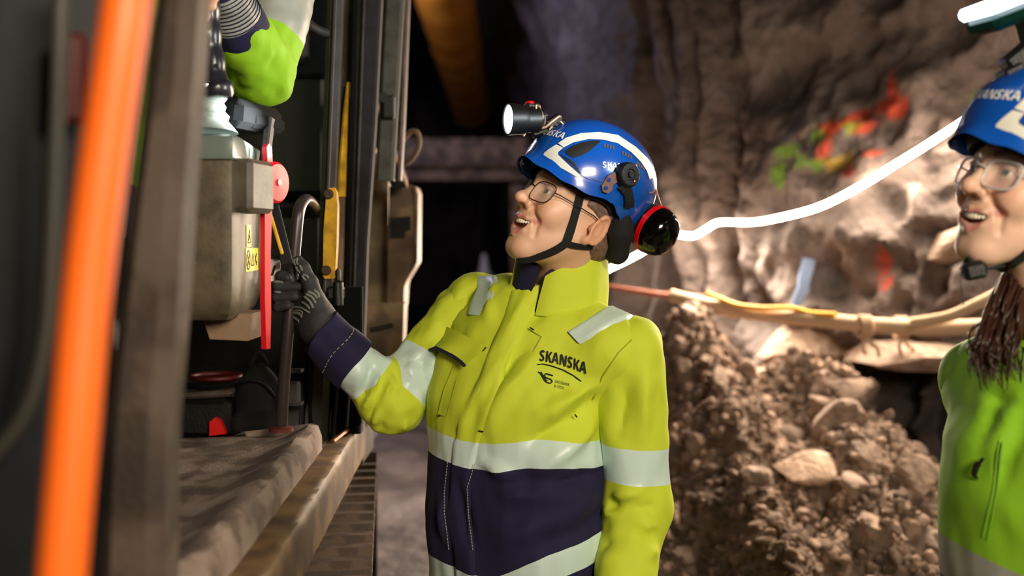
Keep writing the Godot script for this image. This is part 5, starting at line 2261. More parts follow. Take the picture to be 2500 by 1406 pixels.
	m.tube(Array(rows[6]), 0.0035, 8)
	part("piping", m.commit(60), M.navy, flap)
	# seams and stitching
	m = MB.new()
	for l in [[[1245, 860], [1190, 960], [1155, 1050]], [[1296, 806], [1322, 822], [1270, 915], [1222, 1000]], [[1590, 790], [1560, 812], [1510, 860], [1470, 920], [1448, 975]], [[1470, 690], [1420, 730], [1370, 748], [1320, 745]], [[1110, 890], [1085, 950], [1070, 1010], [1090, 1018], [1115, 930]]]:
		m = MB.new()
		m.tube(cloth_line(js, l, 0.001, 0.0005), 0.0012, 5)
		part("seam", m.commit(60), M.seam, t)
	m = MB.new()
	for l in [[[1100, 1125], [1092, 1200], [1092, 1250], [1103, 1340]], [[1164, 1130], [1146, 1190], [1150, 1260], [1160, 1340]]]:
		for k in l.size() - 1:
			var a := Vector2(l[k][0], l[k][1])
			var b := Vector2(l[k + 1][0], l[k + 1][1])
			var n := int(a.distance_to(b) / 7.0)
			for e in n:
				var q0 := a.lerp(b, (e + 0.1) / n)
				var q1 := a.lerp(b, (e + 0.75) / n)
				var p0 := hit_px(js, q0.x, q0.y)
				var p1 := hit_px(js, q1.x, q1.y)
				m.tube([p0 + js.slope(p0) * 0.008, p1 + js.slope(p1) * 0.008], 0.0008, 5)
	part("stitching", m.commit(60), M.stitch, t)
	for l in [[[1296, 802], [1305, 807]], [[1183, 860], [1191, 851]], [[1086, 785], [1089, 795]], [[1173, 1050], [1184, 1052]], [[1074, 1014], [1082, 1014]], [[1399, 1010], [1404, 1017]]]:
		m = MB.new()
		m.tube(cloth_line(js, l, 0.001, 0.007), 0.0014, 6)
		part("bar_tack", m.commit(60), M.print, t)
	# printed lettering on the chest
	m = MB.new()
	var print_text := func(text: String, high: float, at: Vector2, along_px: Vector2, up_px: Vector2, bend: float, bold: bool, stretch: float) -> void:
		var l := letters(text, high, bold)
		var pts: PackedVector2Array = l[0]
		for k in range(0, pts.size(), 3):
			var q := []
			for n in 3:
				var p := pts[k + n]
				var x := p.x * stretch
				var px := at + along_px * x + up_px * p.y + Vector2(0, bend * x * x / 3000.0)
				var w := hit_px(js, px.x, px.y)
				q.append(w + js.slope(w) * 0.0034)
			m.tri(q[0], q[1], q[2])
	print_text.call("SKANSKA", 27.0, Vector2(1376, 880), Vector2(0.965, 0.25), Vector2(0.1, -1.0), 3.0, true, 0.76)
	print_text.call("VASSBAKK", 7.0, Vector2(1372, 935), Vector2(0.97, 0.24), Vector2(0.1, -1.0), 0.0, false, 0.8)
	print_text.call("& STOL", 7.0, Vector2(1365, 945), Vector2(0.97, 0.24), Vector2(0.1, -1.0), 0.0, false, 0.8)
	m.face(0, Vector3(0, 0, 1))
	var stroke := func(pts: Array, r: float) -> void:
		m.tube(cloth_line(js, pts, r, 0.0022), r, 6)
	stroke.call([[1306, 892], [1325, 889], [1345, 893], [1375, 903], [1400, 916], [1419, 930]], 0.0011)
	stroke.call([[1314, 908], [1319, 910], [1330, 930], [1335, 934], [1343, 936], [1348, 932], [1346, 927], [1333, 922], [1329, 917], [1333, 912], [1350, 917]], 0.0013)
	stroke.call([[1321, 908], [1334, 929], [1337, 930]], 0.001)
	part("print", m.commit(0), M.print, t, "black company lettering on the chest")
	# ---- collar
	var ring := func(a: float, out: float, high: float) -> Vector3:   # a: 0 at the front of the jacket, positive to the wearer's left
		var y := lerpf(1.318, lerpf(1.388, 1.474, pow(absf(a) / PI, 0.72)) + (0.02 * sin(clampf(-a, 0.0, PI)) if a < 0 else 0.0), high)
		var c := Vector3(0.085, y, -1.972).lerp(Vector3(0.1, y, -1.962), high)
		return c + tf.basis * Vector3(sin(a) * (0.1 - 0.012 * high + out), 0, cos(a) * (0.098 - 0.008 * high + out))
	var rings := []
	for k in 49:
		var a := lerpf(-PI * 0.86, PI * 1.0, k / 48.0)
		a = lerpf(0.06, TAU - 0.95, k / 48.0)
		var aa := a if a <= PI else a - TAU
		var section := PackedVector3Array()
		for q in [[0.0, 0.0], [0.003, 0.35], [0.001, 0.75], [0.0, 1.0], [-0.004, 1.0], [-0.006, 0.6], [-0.007, 0.0]]:
			section.append(ring.call(aa, q[0] + 0.004 * sin(a * 7.0) * (1.0 - q[1]), q[1]))
		rings.append(section)
	m = MB.new()
	m.loft(rings)
	part("collar", m.commit(50), M.lime, t)
	rings = []
	for k in 49:
		var a := lerpf(0.0, TAU - 0.16, k / 48.0)
		var aa := a if a <= PI else a - TAU
		var section := PackedVector3Array()
		for q in [[-0.009, 0.0], [-0.008, 0.5], [-0.007, 1.04], [-0.014, 1.04], [-0.016, 0.5], [-0.016, 0.0]]:
			var bulge := 0.012 * exp(-pow((aa + 0.45) / 0.5, 2.0))
			section.append(ring.call(aa, q[0] + bulge, q[1] * (0.97 if aa > 0.3 else 1.06)))
		rings.append(section)
	m = MB.new()
	m.loft(rings)
	part("inner_collar", m.commit(50), M.navy, t)
	# ---- reaching arm (the person's right)
	var er := P(962, 985, 1.99)
	var wr := P(812, 838, 1.945)
	var s2 := Solid.new()
	s2.capsule(sr, er, 0.07, 0.056, 0.03)
	s2.capsule(er, wr, 0.056, 0.046, 0.03)
	m = s2.mesh(P(760, 1100, 1.85) - Vector3(0.03, 0, 0.35), P(1210, 640, 1.85) + Vector3(0.03, 0, 0.06), 0.0065)
	folds = []
	for k in 5:
		var q := er.lerp(sr, 0.05 + k * 0.1) + Vector3(0.0, 0, 0.055)
		folds.append([q + Vector3(-0.02 + 0.01 * k, 0.045, 0), q + Vector3(0.02, -0.05, -0.01), 0.008, 0.006 * (1 if k % 2 == 0 else -1)])
		q = er.lerp(wr, 0.06 + k * 0.09) + Vector3(0, 0, 0.052)
		folds.append([q + Vector3(0.02, 0.04, 0), q + Vector3(-0.015, -0.05, -0.01), 0.008, 0.006 * (1 if k % 2 == 1 else -1)])
	creases(m, folds)
	ripple(m, Vector3(14, 14, 14), 0.007, 8)
	var bend := (wr - er).normalized() - (sr - er).normalized()
	var side := PackedFloat32Array()
	for p in m.v:
		side.append((p - er).dot(bend))
	var halves := split(m, side)
	banded(halves[0], func(p: Vector3) -> float: return along(sr, er, p), [0.5, 0.88], [["sleeve", M.lime], ["reflective_tape", M.tape], ["sleeve", M.lime]], t)
	banded(halves[1], func(p: Vector3) -> float: return along(er, wr, p), [0.40, 0.78], [["sleeve", M.lime], ["reflective_tape", M.tape]], t)
	# navy cuff
	var dir := (wr - er).normalized()
	var cuff := MB.new()
	rings = []
	var cx := dir.cross(Vector3.UP).normalized()
	var cyv := cx.cross(dir)
	for q in [[-0.055, 0.0555], [-0.03, 0.055], [-0.012, 0.0525], [-0.009, 0.0498], [-0.006, 0.0512], [0.02, 0.0485], [0.038, 0.047], [0.04, 0.043], [0.02, 0.041], [-0.03, 0.041]]:
		var rg := PackedVector3Array()
		for k in 36:
			var w := TAU * k / 36
			var r: float = q[1] + 0.0025 * sin(w * 3.0 + q[0] * 40.0) + 0.0015 * sin(w * 7.0)
			rg.append(wr + dir * (q[0] + 0.008 * sin(w * 2.0 + 0.7) + 0.012 * sin(w)) + (cx * cos(w) + cyv * sin(w)) * r)
		rings.append(rg)
	cuff.loft(rings, true, false)
	part("cuff", cuff.commit(60), M.navy, t)
	m = MB.new()
	for k in 30:
		var w := TAU * k / 30
		var w2 := TAU * (k + 0.6) / 30
		var pt := func(x: float) -> Vector3: return wr + dir * (-0.009 + 0.008 * sin(x * 2.0 + 0.7) + 0.012 * sin(x)) + (cx * cos(x) + cyv * sin(x)) * (0.0508 + 0.0025 * sin(x * 3.0 - 0.4) + 0.0015 * sin(x * 7.0))
		m.tube([pt.call(w), pt.call(w2)], 0.0009, 5)
	part("stitching", m.commit(60), M.stitch, t)
	# ---- hanging arm (the person's left)
	var el := P(1557, 1235, 1.9)
	var wl := P(1505, 1520, 1.8)
	var s3 := Solid.new()
	s3.capsule(sl, el, 0.071, 0.062, 0.03)
	s3.capsule(el, wl, 0.062, 0.052, 0.03)
	m = s3.mesh(Vector3(0.1, 0.7, -2.05), Vector3(0.36, 1.36, -1.68), 0.0065)
	folds = []
	for k in [[[1480, 1250], [1600, 1290], 0.012, 0.009], [[1490, 1230], [1590, 1240], 0.009, -0.007], [[1475, 1330], [1600, 1300], 0.012, -0.008], [[1480, 1370], [1600, 1345], 0.012, 0.007], [[1530, 940], [1510, 1060], 0.016, -0.007], [[1575, 900], [1570, 1060], 0.016, 0.006], [[1500, 1210], [1560, 1200], 0.008, 0.006]]:
		folds.append([hit_px(s3, k[0][0], k[0][1]), hit_px(s3, k[1][0], k[1][1]), k[2], k[3]])
	creases(m, folds)
	ripple(m, Vector3(12, 7, 12), 0.006, 5)
	var down := func(p: Vector3) -> float: return -p.y - 0.06 * (p.x - 0.22)
	banded(m, down, [-1.075, -1.008], [["sleeve", M.lime], ["reflective_tape", M.tape], ["sleeve", M.lime]], t)
	# ---- trousers and boots, mostly below the frame
	var leg := Solid.new()
	for sx in [-1.0, 1.0]:
		var hip := tf * Vector3(0.085 * sx, 0.78, 0.0)
		var knee := tf * Vector3(0.1 * sx, 0.46, 0.03)
		var foot := tf * Vector3(0.11 * sx, 0.1, 0.0)
		leg.capsule(hip, knee, 0.098, 0.075, 0.04)
		leg.capsule(knee, foot, 0.075, 0.065, 0.03)
	leg.ellipsoid(tf * Vector3(0, 0.8, 0), Vector3(0.165, 0.12, 0.125), 0.05, 0, tf.basis)
	m = leg.mesh(Vector3(-0.3, 0.02, -2.2), Vector3(0.32, 0.95, -1.75), 0.012)
	part("trousers", m.commit(180), M.navy, t)
	for sx in [-1.0, 1.0]:
		var b := Solid.new()
		var foot := tf * Vector3(0.11 * sx, 0.1, 0.0)
		b.capsule(foot + Vector3(0, 0.05, 0), foot + Vector3(0, -0.05, 0), 0.055, 0.05, 0.03)
		b.capsule(foot + Vector3(0, -0.055, 0), foot + tf.basis * Vector3(0, -0.06, 0.14), 0.046, 0.042, 0.04)
		part("boot", b.mesh(foot - Vector3(0.22, 0.12, 0.22), foot + Vector3(0.22, 0.14, 0.22), 0.01).commit(180), M.black_plastic, t)
	gloves(t, wr, dir, wl)
	headgear(hs, f, inv)


func gloves(t: Node3D, wr: Vector3, dir: Vector3, wl: Vector3) -> void:
	var g := Solid.new()
	# wrist and palm, behind and to the right of the rail
	var heel := P(786, 800, 1.945)
	g.capsule(wr, heel, 0.036, 0.034, 0.02)
	g.capsule(heel, P(742, 735, 1.965), 0.033, 0.026, 0.02)
	g.capsule(P(775, 762, 1.94), P(752, 700, 1.95), 0.028, 0.02, 0.02)
	g.capsule(P(762, 800, 1.955), P(728, 765, 1.975), 0.028, 0.02, 0.02)
	# thumb, pointing up along the rail
	g.capsule(P(772, 742, 1.925), P(757, 690, 1.918), 0.019, 0.0155, 0.016)
	g.capsule(P(757, 690, 1.918), P(741, 655, 1.918), 0.0145, 0.0125, 0.006)
	g.capsule(P(741, 655, 1.918), P(728, 637, 1.922), 0.0125, 0.0105, 0.006)
	# four fingers: behind the rail to the left, then curled back in front of it
	var rowsf := [[674, 0.0105, 676, 712, 678], [700, 0.0108, 668, 736, 700], [726, 0.0103, 666, 732, 724], [750, 0.0095, 668, 714, 746]]
	for r in rowsf:
		var y: float = r[0]
		var rad: float = r[1]
		g.capsule(P(738, y + 8, 1.972), P(706, y + 2, 1.982), rad * 1.1, rad, 0.006)
		g.capsule(P(706, y + 2, 1.982), P(r[2] + 4, y - 2, 1.965), rad, rad, 0.004)
		g.capsule(P(r[2] + 4, y - 2, 1.965), P(r[2] + 10, y, 1.926), rad, rad * 0.97, 0.002)
		g.capsule(P(r[2] + 10, y, 1.926), P(r[3] - 11, r[4], 1.92), rad * 0.97, rad * 0.86, 0.002)
	var m := g.mesh(P(640, 900, 1.9) - Vector3(0, 0, 0.12), P(860, 600, 1.9) + Vector3(0, 0, 0.03), 0.003)
	ripple(m, Vector3(60, 60, 60), 0.0007, 3)
	var gl := part("glove", m.commit(180), M.glove, t, "black work glove with grey grip pads")
	# knitted band and grey grip prints
	m = MB.new()
	var rings := []
	var cx := dir.cross(Vector3.UP).normalized()
	var cy := cx.cross(dir)
	for q in [[0.012, 0.0395], [0.03, 0.0385], [0.034, 0.0395], [0.037, 0.0385], [0.04, 0.035]]:
		var rg := PackedVector3Array()
		for k in 30:
			var w := TAU * k / 30
			rg.append(wr + dir * (q[0] + 0.012 * sin(w)) + (cx * cos(w) + cy * sin(w)) * q[1])
		rings.append(rg)
	m.loft(rings, true, false)
	part("wrist_band", m.commit(50), mat(Color(0.2, 0.19, 0.17), 0.8), gl)
	for k in [[[[720, 632], [718, 640], [722, 648]], 0.003], [[[726, 630], [724, 640], [728, 646]], 0.0026], [[[723, 652], [727, 660], [732, 664]], 0.003], [[[732, 648], [736, 656], [738, 661]], 0.003], [[[738, 674], [744, 682], [748, 684]], 0.003], [[[740, 670], [750, 674], [752, 680]], 0.0026],
			[[[752, 712], [766, 718], [774, 728]], 0.0035], [[[748, 718], [762, 726], [770, 740]], 0.0035], [[[744, 724], [758, 738], [764, 752]], 0.0038], [[[766, 708], [776, 716], [778, 726]], 0.003], [[[738, 738], [750, 746], [756, 754]], 0.003],
			[[[718, 750], [736, 752], [756, 764]], 0.003], [[[722, 758], [732, 758], [740, 764]], 0.0026], [[[718, 764], [730, 766], [738, 772]], 0.0045], [[[716, 774], [724, 780], [730, 784]], 0.0035], [[[664, 690], [676, 688], [692, 690]], 0.004], [[[662, 714], [672, 712], [686, 714]], 0.004]]:
		m = MB.new()
		var path := []
		for q in smooth_path([Vector3(k[0][0][0], k[0][0][1], 0), Vector3(k[0][1][0], k[0][1][1], 0), Vector3(k[0][2][0], k[0][2][1], 0)], 4):
			path.append(hit_px(g, q.x, q.y))
		m.tube(path, k[1] * 0.8, 8)
		part("grip_pad", m.commit(60), M.glove_grip, gl)
	# the other hand hangs below the frame, gloved and slightly curled
	var h := Solid.new()
	var d := Vector3(-0.1, -0.95, 0.2).normalized()
	var side := d.cross(Vector3(0.3, 0, 1)).normalized()
	var palm := side.cross(d)
	h.capsule(wl, wl + d * 0.06, 0.036, 0.03, 0.02)
	h.capsule(wl + d * 0.06 + side * 0.02, wl + d * 0.12 + side * 0.025, 0.024, 0.018, 0.02)
	h.capsule(wl + d * 0.06 - side * 0.02, wl + d * 0.12 - side * 0.025, 0.024, 0.018, 0.02)
	for k in 4:
		var o := wl + d * 0.125 + side * (0.033 - k * 0.022)
		var l: float = [0.038, 0.043, 0.04, 0.031][k]
		h.capsule(o, o + d * l + palm * 0.008, 0.0105, 0.01, 0.004)
		h.capsule(o + d * l + palm * 0.008, o + d * (l * 1.7) + palm * 0.028, 0.01, 0.0085, 0.004)
	h.capsule(wl + d * 0.05 + side * 0.03, wl + d * 0.09 + side * 0.055 + palm * 0.015, 0.015, 0.0125, 0.01)
	h.capsule(wl + d * 0.09 + side * 0.055 + palm * 0.015, wl + d * 0.125 + side * 0.06 + palm * 0.025, 0.0125, 0.0095, 0.004)
	part("glove", h.mesh(wl - Vector3(0.12, 0.26, 0.12), wl + Vector3(0.12, 0.05, 0.14), 0.004).commit(180), M.glove, t)


func headgear(hs: Solid, f: Transform3D, inv: Transform3D) -> void:
	var hf := f * HELMET_SEAT
	var hinv := hf.affine_inverse()
	var t := helmet(hf, "blue safety helmet with lamp and ear muff on the middle person")
	# chin straps lie on the skin
	var m := MB.new()
	var lay := func(list: Array, width: float) -> void:
		var path := []
		var nor := []
		var px := []
		for q in list:
			px.append(Vector3(q[0], q[1], 0))
		for q in smooth_path(px, 4):
			var p := hit_px(hs, q.x, q.y, inv)
			var n := hs.slope(p)
			path.append(f * (p + n * 0.001))
			nor.append(f.basis * n)
		m.strap(path, nor, width, 0.003)
	lay.call([[1416, 478], [1408, 505], [1398, 540], [1390, 570], [1382, 592]], 0.016)
	lay.call([[1386, 590], [1360, 607], [1330, 620], [1295, 631], [1268, 634]], 0.015)
	lay.call([[1380, 594], [1410, 600], [1440, 602], [1470, 604], [1496, 610]], 0.011)
	part("chin_strap", m.commit(40), M.strap, t)
	# nape pad
	var np := Solid.new()
	np.two_capsules(Vector3(0.08, 0.016, -0.066), Vector3(0.064, -0.016, -0.094), 0.022, 0.018, 0.02)
	np.capsule(Vector3(0.064, -0.016, -0.094), Vector3(-0.064, -0.016, -0.094), 0.018, 0.018, 0.02)
	np.two_capsules(Vector3(0.084, 0.05, -0.048), Vector3(0.08, 0.016, -0.066), 0.014, 0.022, 0.02)
	part("nape_pad", to_world(np.mesh(Vector3(-0.11, -0.1, -0.13), Vector3(0.11, 0.06, -0.01), 0.005), f).commit(180), M.strap, t)
	# pivot, bracket and folded-back ear muff
	var pv := hf * dome_hit(1526, 428)
	var pn := hf.basis * dome_normal(dome_hit(1526, 428))
	m = MB.new()
	m.lathe(pv - pn * 0.006, pn, [[0.024, 0], [0.024, 0.012], [0.0225, 0.015], [0.0225, 0.02], [0.02, 0.023], [0.011, 0.023], [0.009, 0.021], [0.006, 0.021], [0.005, 0.025], [0.0, 0.025]], 28)
	var muff := part("ear_muff", m.commit(35), M.black_plastic, t, "black ear muff with a red ring, folded back")
	m = MB.new()
	var bp := []
	for q in [[1497, 420], [1482, 428], [1466, 452], [1468, 466], [1480, 471], [1489, 466], [1494, 450], [1503, 445]]:
		bp.append(hf * dome_hit(q[0], q[1], 0.004))
	var mid := Vector3.ZERO
	for p in bp:
		mid += p / bp.size()
	var bn := hf.basis * dome_normal(hinv * mid)
	var bu := bn.cross(Vector3.UP).normalized()
	var bv := bu.cross(bn)
	var poly := []
	for p in bp:
		poly.append(Vector2((p - mid).dot(bu), (p - mid).dot(bv)))
	m.prism(mid - bn * 0.002, bu, bv, poly, 0.005 if bu.cross(bv).dot(bn) > 0 else -0.005)
	part("bracket", m.commit(30), mat(Color(0.42, 0.3, 0.28), 0.5), muff)
	m = MB.new()
	for q in [[1483, 439], [1476, 458]]:
		m.lathe(hf * dome_hit(q[0], q[1], 0.0065), bn, [[0.0038, 0], [0.0038, 0.0012], [0, 0.0012]], 12)
	part("bracket_hole", m.commit(), M.blue_dark, muff)  # dark blue discs standing for the two holes in the bracket
	m = MB.new()
	m.strap([hf * dome_hit(1512, 450, 0.004), hf * dome_hit(1528, 468, 0.004), hf * dome_hit(1531, 490, 0.005), hf * dome_hit(1529, 504, 0.005)], [bn, bn, bn, bn], 0.018, 0.006)
	part("arm", m.commit(30), M.black_plastic, muff)
	# steel wires to the cup
	var w0 := pv + pn * 0.018
	m = MB.new()
	var cup := P(1583, 552, 1.905)
	var axis := Vector3(0.62, -0.46, 0.62).normalized()
	m.tube([w0 + Vector3(0.006, -0.012, 0.0), P(1548, 456, 1.85), P(1572, 470, 1.86), P(1592, 470, 1.87), P(1602, 463, 1.875), P(1608, 484, 1.88), P(1617, 508, 1.885)], 0.0014, 8)
	m.tube([w0 + Vector3(-0.006, -0.014, 0.0), P(1540, 462, 1.85), P(1547, 485, 1.85), P(1541, 515, 1.86)], 0.0014, 8)
	m.tube(smooth_path([P(1602, 463, 1.875), P(1598, 480, 1.89), P(1594, 495, 1.9)], 3), 0.002, 8)
	m.tube(smooth_path([P(1620, 540, 1.862), P(1632, 530, 1.866), P(1643, 526, 1.872), P(1647, 540, 1.876)], 4), 0.002, 8)
	part("wire", m.commit(60), mat(Color(0.85, 0.7, 0.62), 0.3, 0.6), muff)
	m = MB.new()
	m.lathe(cup - axis * 0.014, axis, [[0.034, 0.0], [0.043, 0.003], [0.045, 0.01], [0.043, 0.016], [0.046, 0.018]], 36, 0.92)
	part("cushion", m.commit(40), M.strap, muff)
	m = MB.new()
	m.lathe(cup, axis, [[0.044, 0.002], [0.047, 0.004], [0.0475, 0.02], [0.0465, 0.028], [0.043, 0.04], [0.037, 0.049], [0.026, 0.056], [0.012, 0.06], [0, 0.061]], 40, 0.92)
	part("cup", m.commit(40), mat(Color(0.02, 0.02, 0.022), 0.12), muff)
	m = MB.new()
	m.lathe(cup, axis, [[0.0465, 0.006], [0.0485, 0.007], [0.0488, 0.017], [0.0465, 0.018]], 40, 0.92)
	part("ring", m.commit(40), mat(Color(0.85, 0.03, 0.07), 0.35), muff, "red ring")
	head_lamp(t)
	eyeglasses(f, "dark thin-framed eyeglasses on the middle person", mat(Color(0.06, 0.05, 0.055), 0.35), 0.0011)


# ---------------------------------------------------------------- lamps on the helmets
const LAMP_ENERGY := 5.0


func glow_material(color: Color, energy: float) -> StandardMaterial3D:
	var g := mat(Color(0.95, 0.97, 1.0), 0.3)
	g.emission_enabled = true
	g.emission = color
	g.emission_energy_multiplier = energy
	return g


func head_lamp(t: Node3D) -> void:
	var lens := P(1242, 291, 1.84)
	var axis := Vector3(-0.93, -0.02, 0.36).normalized()
	var m := MB.new()
	m.lathe(lens - axis * 0.034, axis, [[0.018, -0.03], [0.024, -0.024], [0.0245, 0.0], [0.0265, 0.003], [0.028, 0.012], [0.0295, 0.03], [0.03, 0.036], [0.027, 0.036], [0.026, 0.032], [0.0, 0.032]], 32)
	var lampb := part("head_lamp", m.commit(35), mat(Color(0.05, 0.05, 0.055), 0.45), t, "black head lamp shining a white beam")
	m = MB.new()
	m.lathe(lens - axis * 0.0015, axis, [[0.0265, 0], [0.0265, 0.001], [0.02, 0.0035], [0.01, 0.005], [0, 0.0055]], 28)
	part("lamp_lens", m.commit(60), glow_material(Color(0.86, 0.94, 1.0), 5.0), lampb)
	var c := lens - axis * 0.052
	m = MB.new()
	m.box(P(1313, 297, 1.87), Vector3(0.034, 0.036, 0.032), Basis(Vector3.UP, 0.38), 0.007)
	m.box(P(1298, 262, 1.865), Vector3(0.03, 0.016, 0.026), Basis(Vector3.UP, 0.38), 0.005)
	part("battery_box", m.commit(), mat(Color(0.09, 0.075, 0.075), 0.55), lampb)
	m = MB.new()
	m.lathe(P(1294, 255, 1.862), Vector3.UP, [[0.009, 0], [0.009, 0.003], [0.006, 0.006], [0, 0.007]], 18)
	part("switch_button", m.commit(50), mat(Color(0.9, 0.06, 0.05), 0.35), lampb, "red switch")
	m = MB.new()
	m.tube([P(1308, 275, 1.845), P(1309, 256, 1.845)], 0.002, 8)
	m.tube(smooth_path([P(1312, 256, 1.85), P(1319, 262, 1.85), P(1319, 276, 1.855)], 3), 0.0013, 6)
	part("clip_pin", m.commit(60), mat(Color(0.75, 0.55, 0.45), 0.4, 0.4), lampb)
	m = MB.new()
	var o := P(1349, 303, 1.88)
	m.box(o, Vector3(0.036, 0.024, 0.032), Basis(Vector3.BACK, 0.55) * Basis(Vector3.UP, 0.3), 0.004)
	m.box(P(1368, 304, 1.885), Vector3(0.02, 0.02, 0.03), Basis(Vector3.BACK, -0.5), 0.003)
	m.box(P(1330, 322, 1.875), Vector3(0.05, 0.012, 0.03), Basis(Vector3.BACK, 0.3), 0.004)
	part("mount", m.commit(), M.black_plastic, lampb)
	m = MB.new()
	m.tube(smooth_path([P(1322, 312, 1.855), P(1332, 310, 1.855), P(1346, 298, 1.855), P(1364, 285, 1.86), P(1369, 286, 1.86)], 3), 0.0028, 8)
	m.tube([P(1341, 316, 1.855), P(1349, 308, 1.855)], 0.002, 8)
	m.tube([P(1368, 296, 1.86), P(1385, 314, 1.865)], 0.0018, 8)
	m.tube(smooth_path([P(1278, 332, 1.86), P(1285, 322, 1.86), P(1297, 318, 1.86)], 3), 0.002, 8)
	part("spring_clip", m.commit(60), mat(Color(0.72, 0.6, 0.5), 0.35, 0.4), lampb)
	var s := SpotLight3D.new()
	s.name = "beam"
	s.spot_angle = 6.0
	s.spot_angle_attenuation = 0.35
	s.spot_range = 30.0
	s.light_size = 0.02
	lamp(s, lens + axis * 0.012, P(535, 312, 1.7), Color(0.93, 0.98, 1.0), LAMP_ENERGY, lampb)


func eyeglasses(f: Transform3D, label: String, rim: Material, thick: float) -> void:
	var t := base("eyeglasses", f * Vector3(0, 0.01, 0.1), label, "eyeglasses")
	var rims := MB.new()
	for sx in [1.0, -1.0]:
		var ring := []
		var flat_ring := []
		for k in 41:
			var w := TAU * k / 40.0
			var cx := cos(w)
			var sy := sin(w)
			var p := Vector2(signf(cx) * pow(absf(cx), 0.62) * 0.0245, signf(sy) * pow(absf(sy), 0.62) * 0.0205)
			p.x += 0.0015 * p.y / 0.02
			ring.append(f * Vector3(sx * (0.0335 + p.x), 0.0045 + p.y, 0.1015 - 0.18 * (p.x + 0.02) * (p.x + 0.02) / 0.045 - 0.11 * p.y - (p.x + 0.024) * 0.16))
		rims.tube(ring, thick, 8)
		var m := MB.new()
		var c := Vector3.ZERO
		for p in ring:
			c += p / ring.size()
		c += f.basis.z * 0.0012
		var rings := []
		for e in [1.0, 0.75, 0.5, 0.25, 0.02]:
			var rg := PackedVector3Array()
			for k in 40:
				rg.append(c.lerp(ring[k], e))
			rings.append(rg)
		m.loft(rings, true, false)
		part("lens", m.commit(180), M.glass, t)
		rims.tube([f * Vector3(sx * 0.0578, 0.011, 0.0855), f * Vector3(sx * 0.066, 0.0115, 0.08), f * Vector3(sx * 0.0745, 0.012, 0.05), f * Vector3(sx * 0.0795, 0.013, 0.0), f * Vector3(sx * 0.0795, 0.01, -0.02)], thick, 8)
	rims.tube(smooth_path([f * Vector3(0.0095, 0.011, 0.1025), f * Vector3(0, 0.014, 0.106), f * Vector3(-0.0095, 0.011, 0.1025)], 4), thick, 8)
	part("rim", rims.commit(60), rim, t)


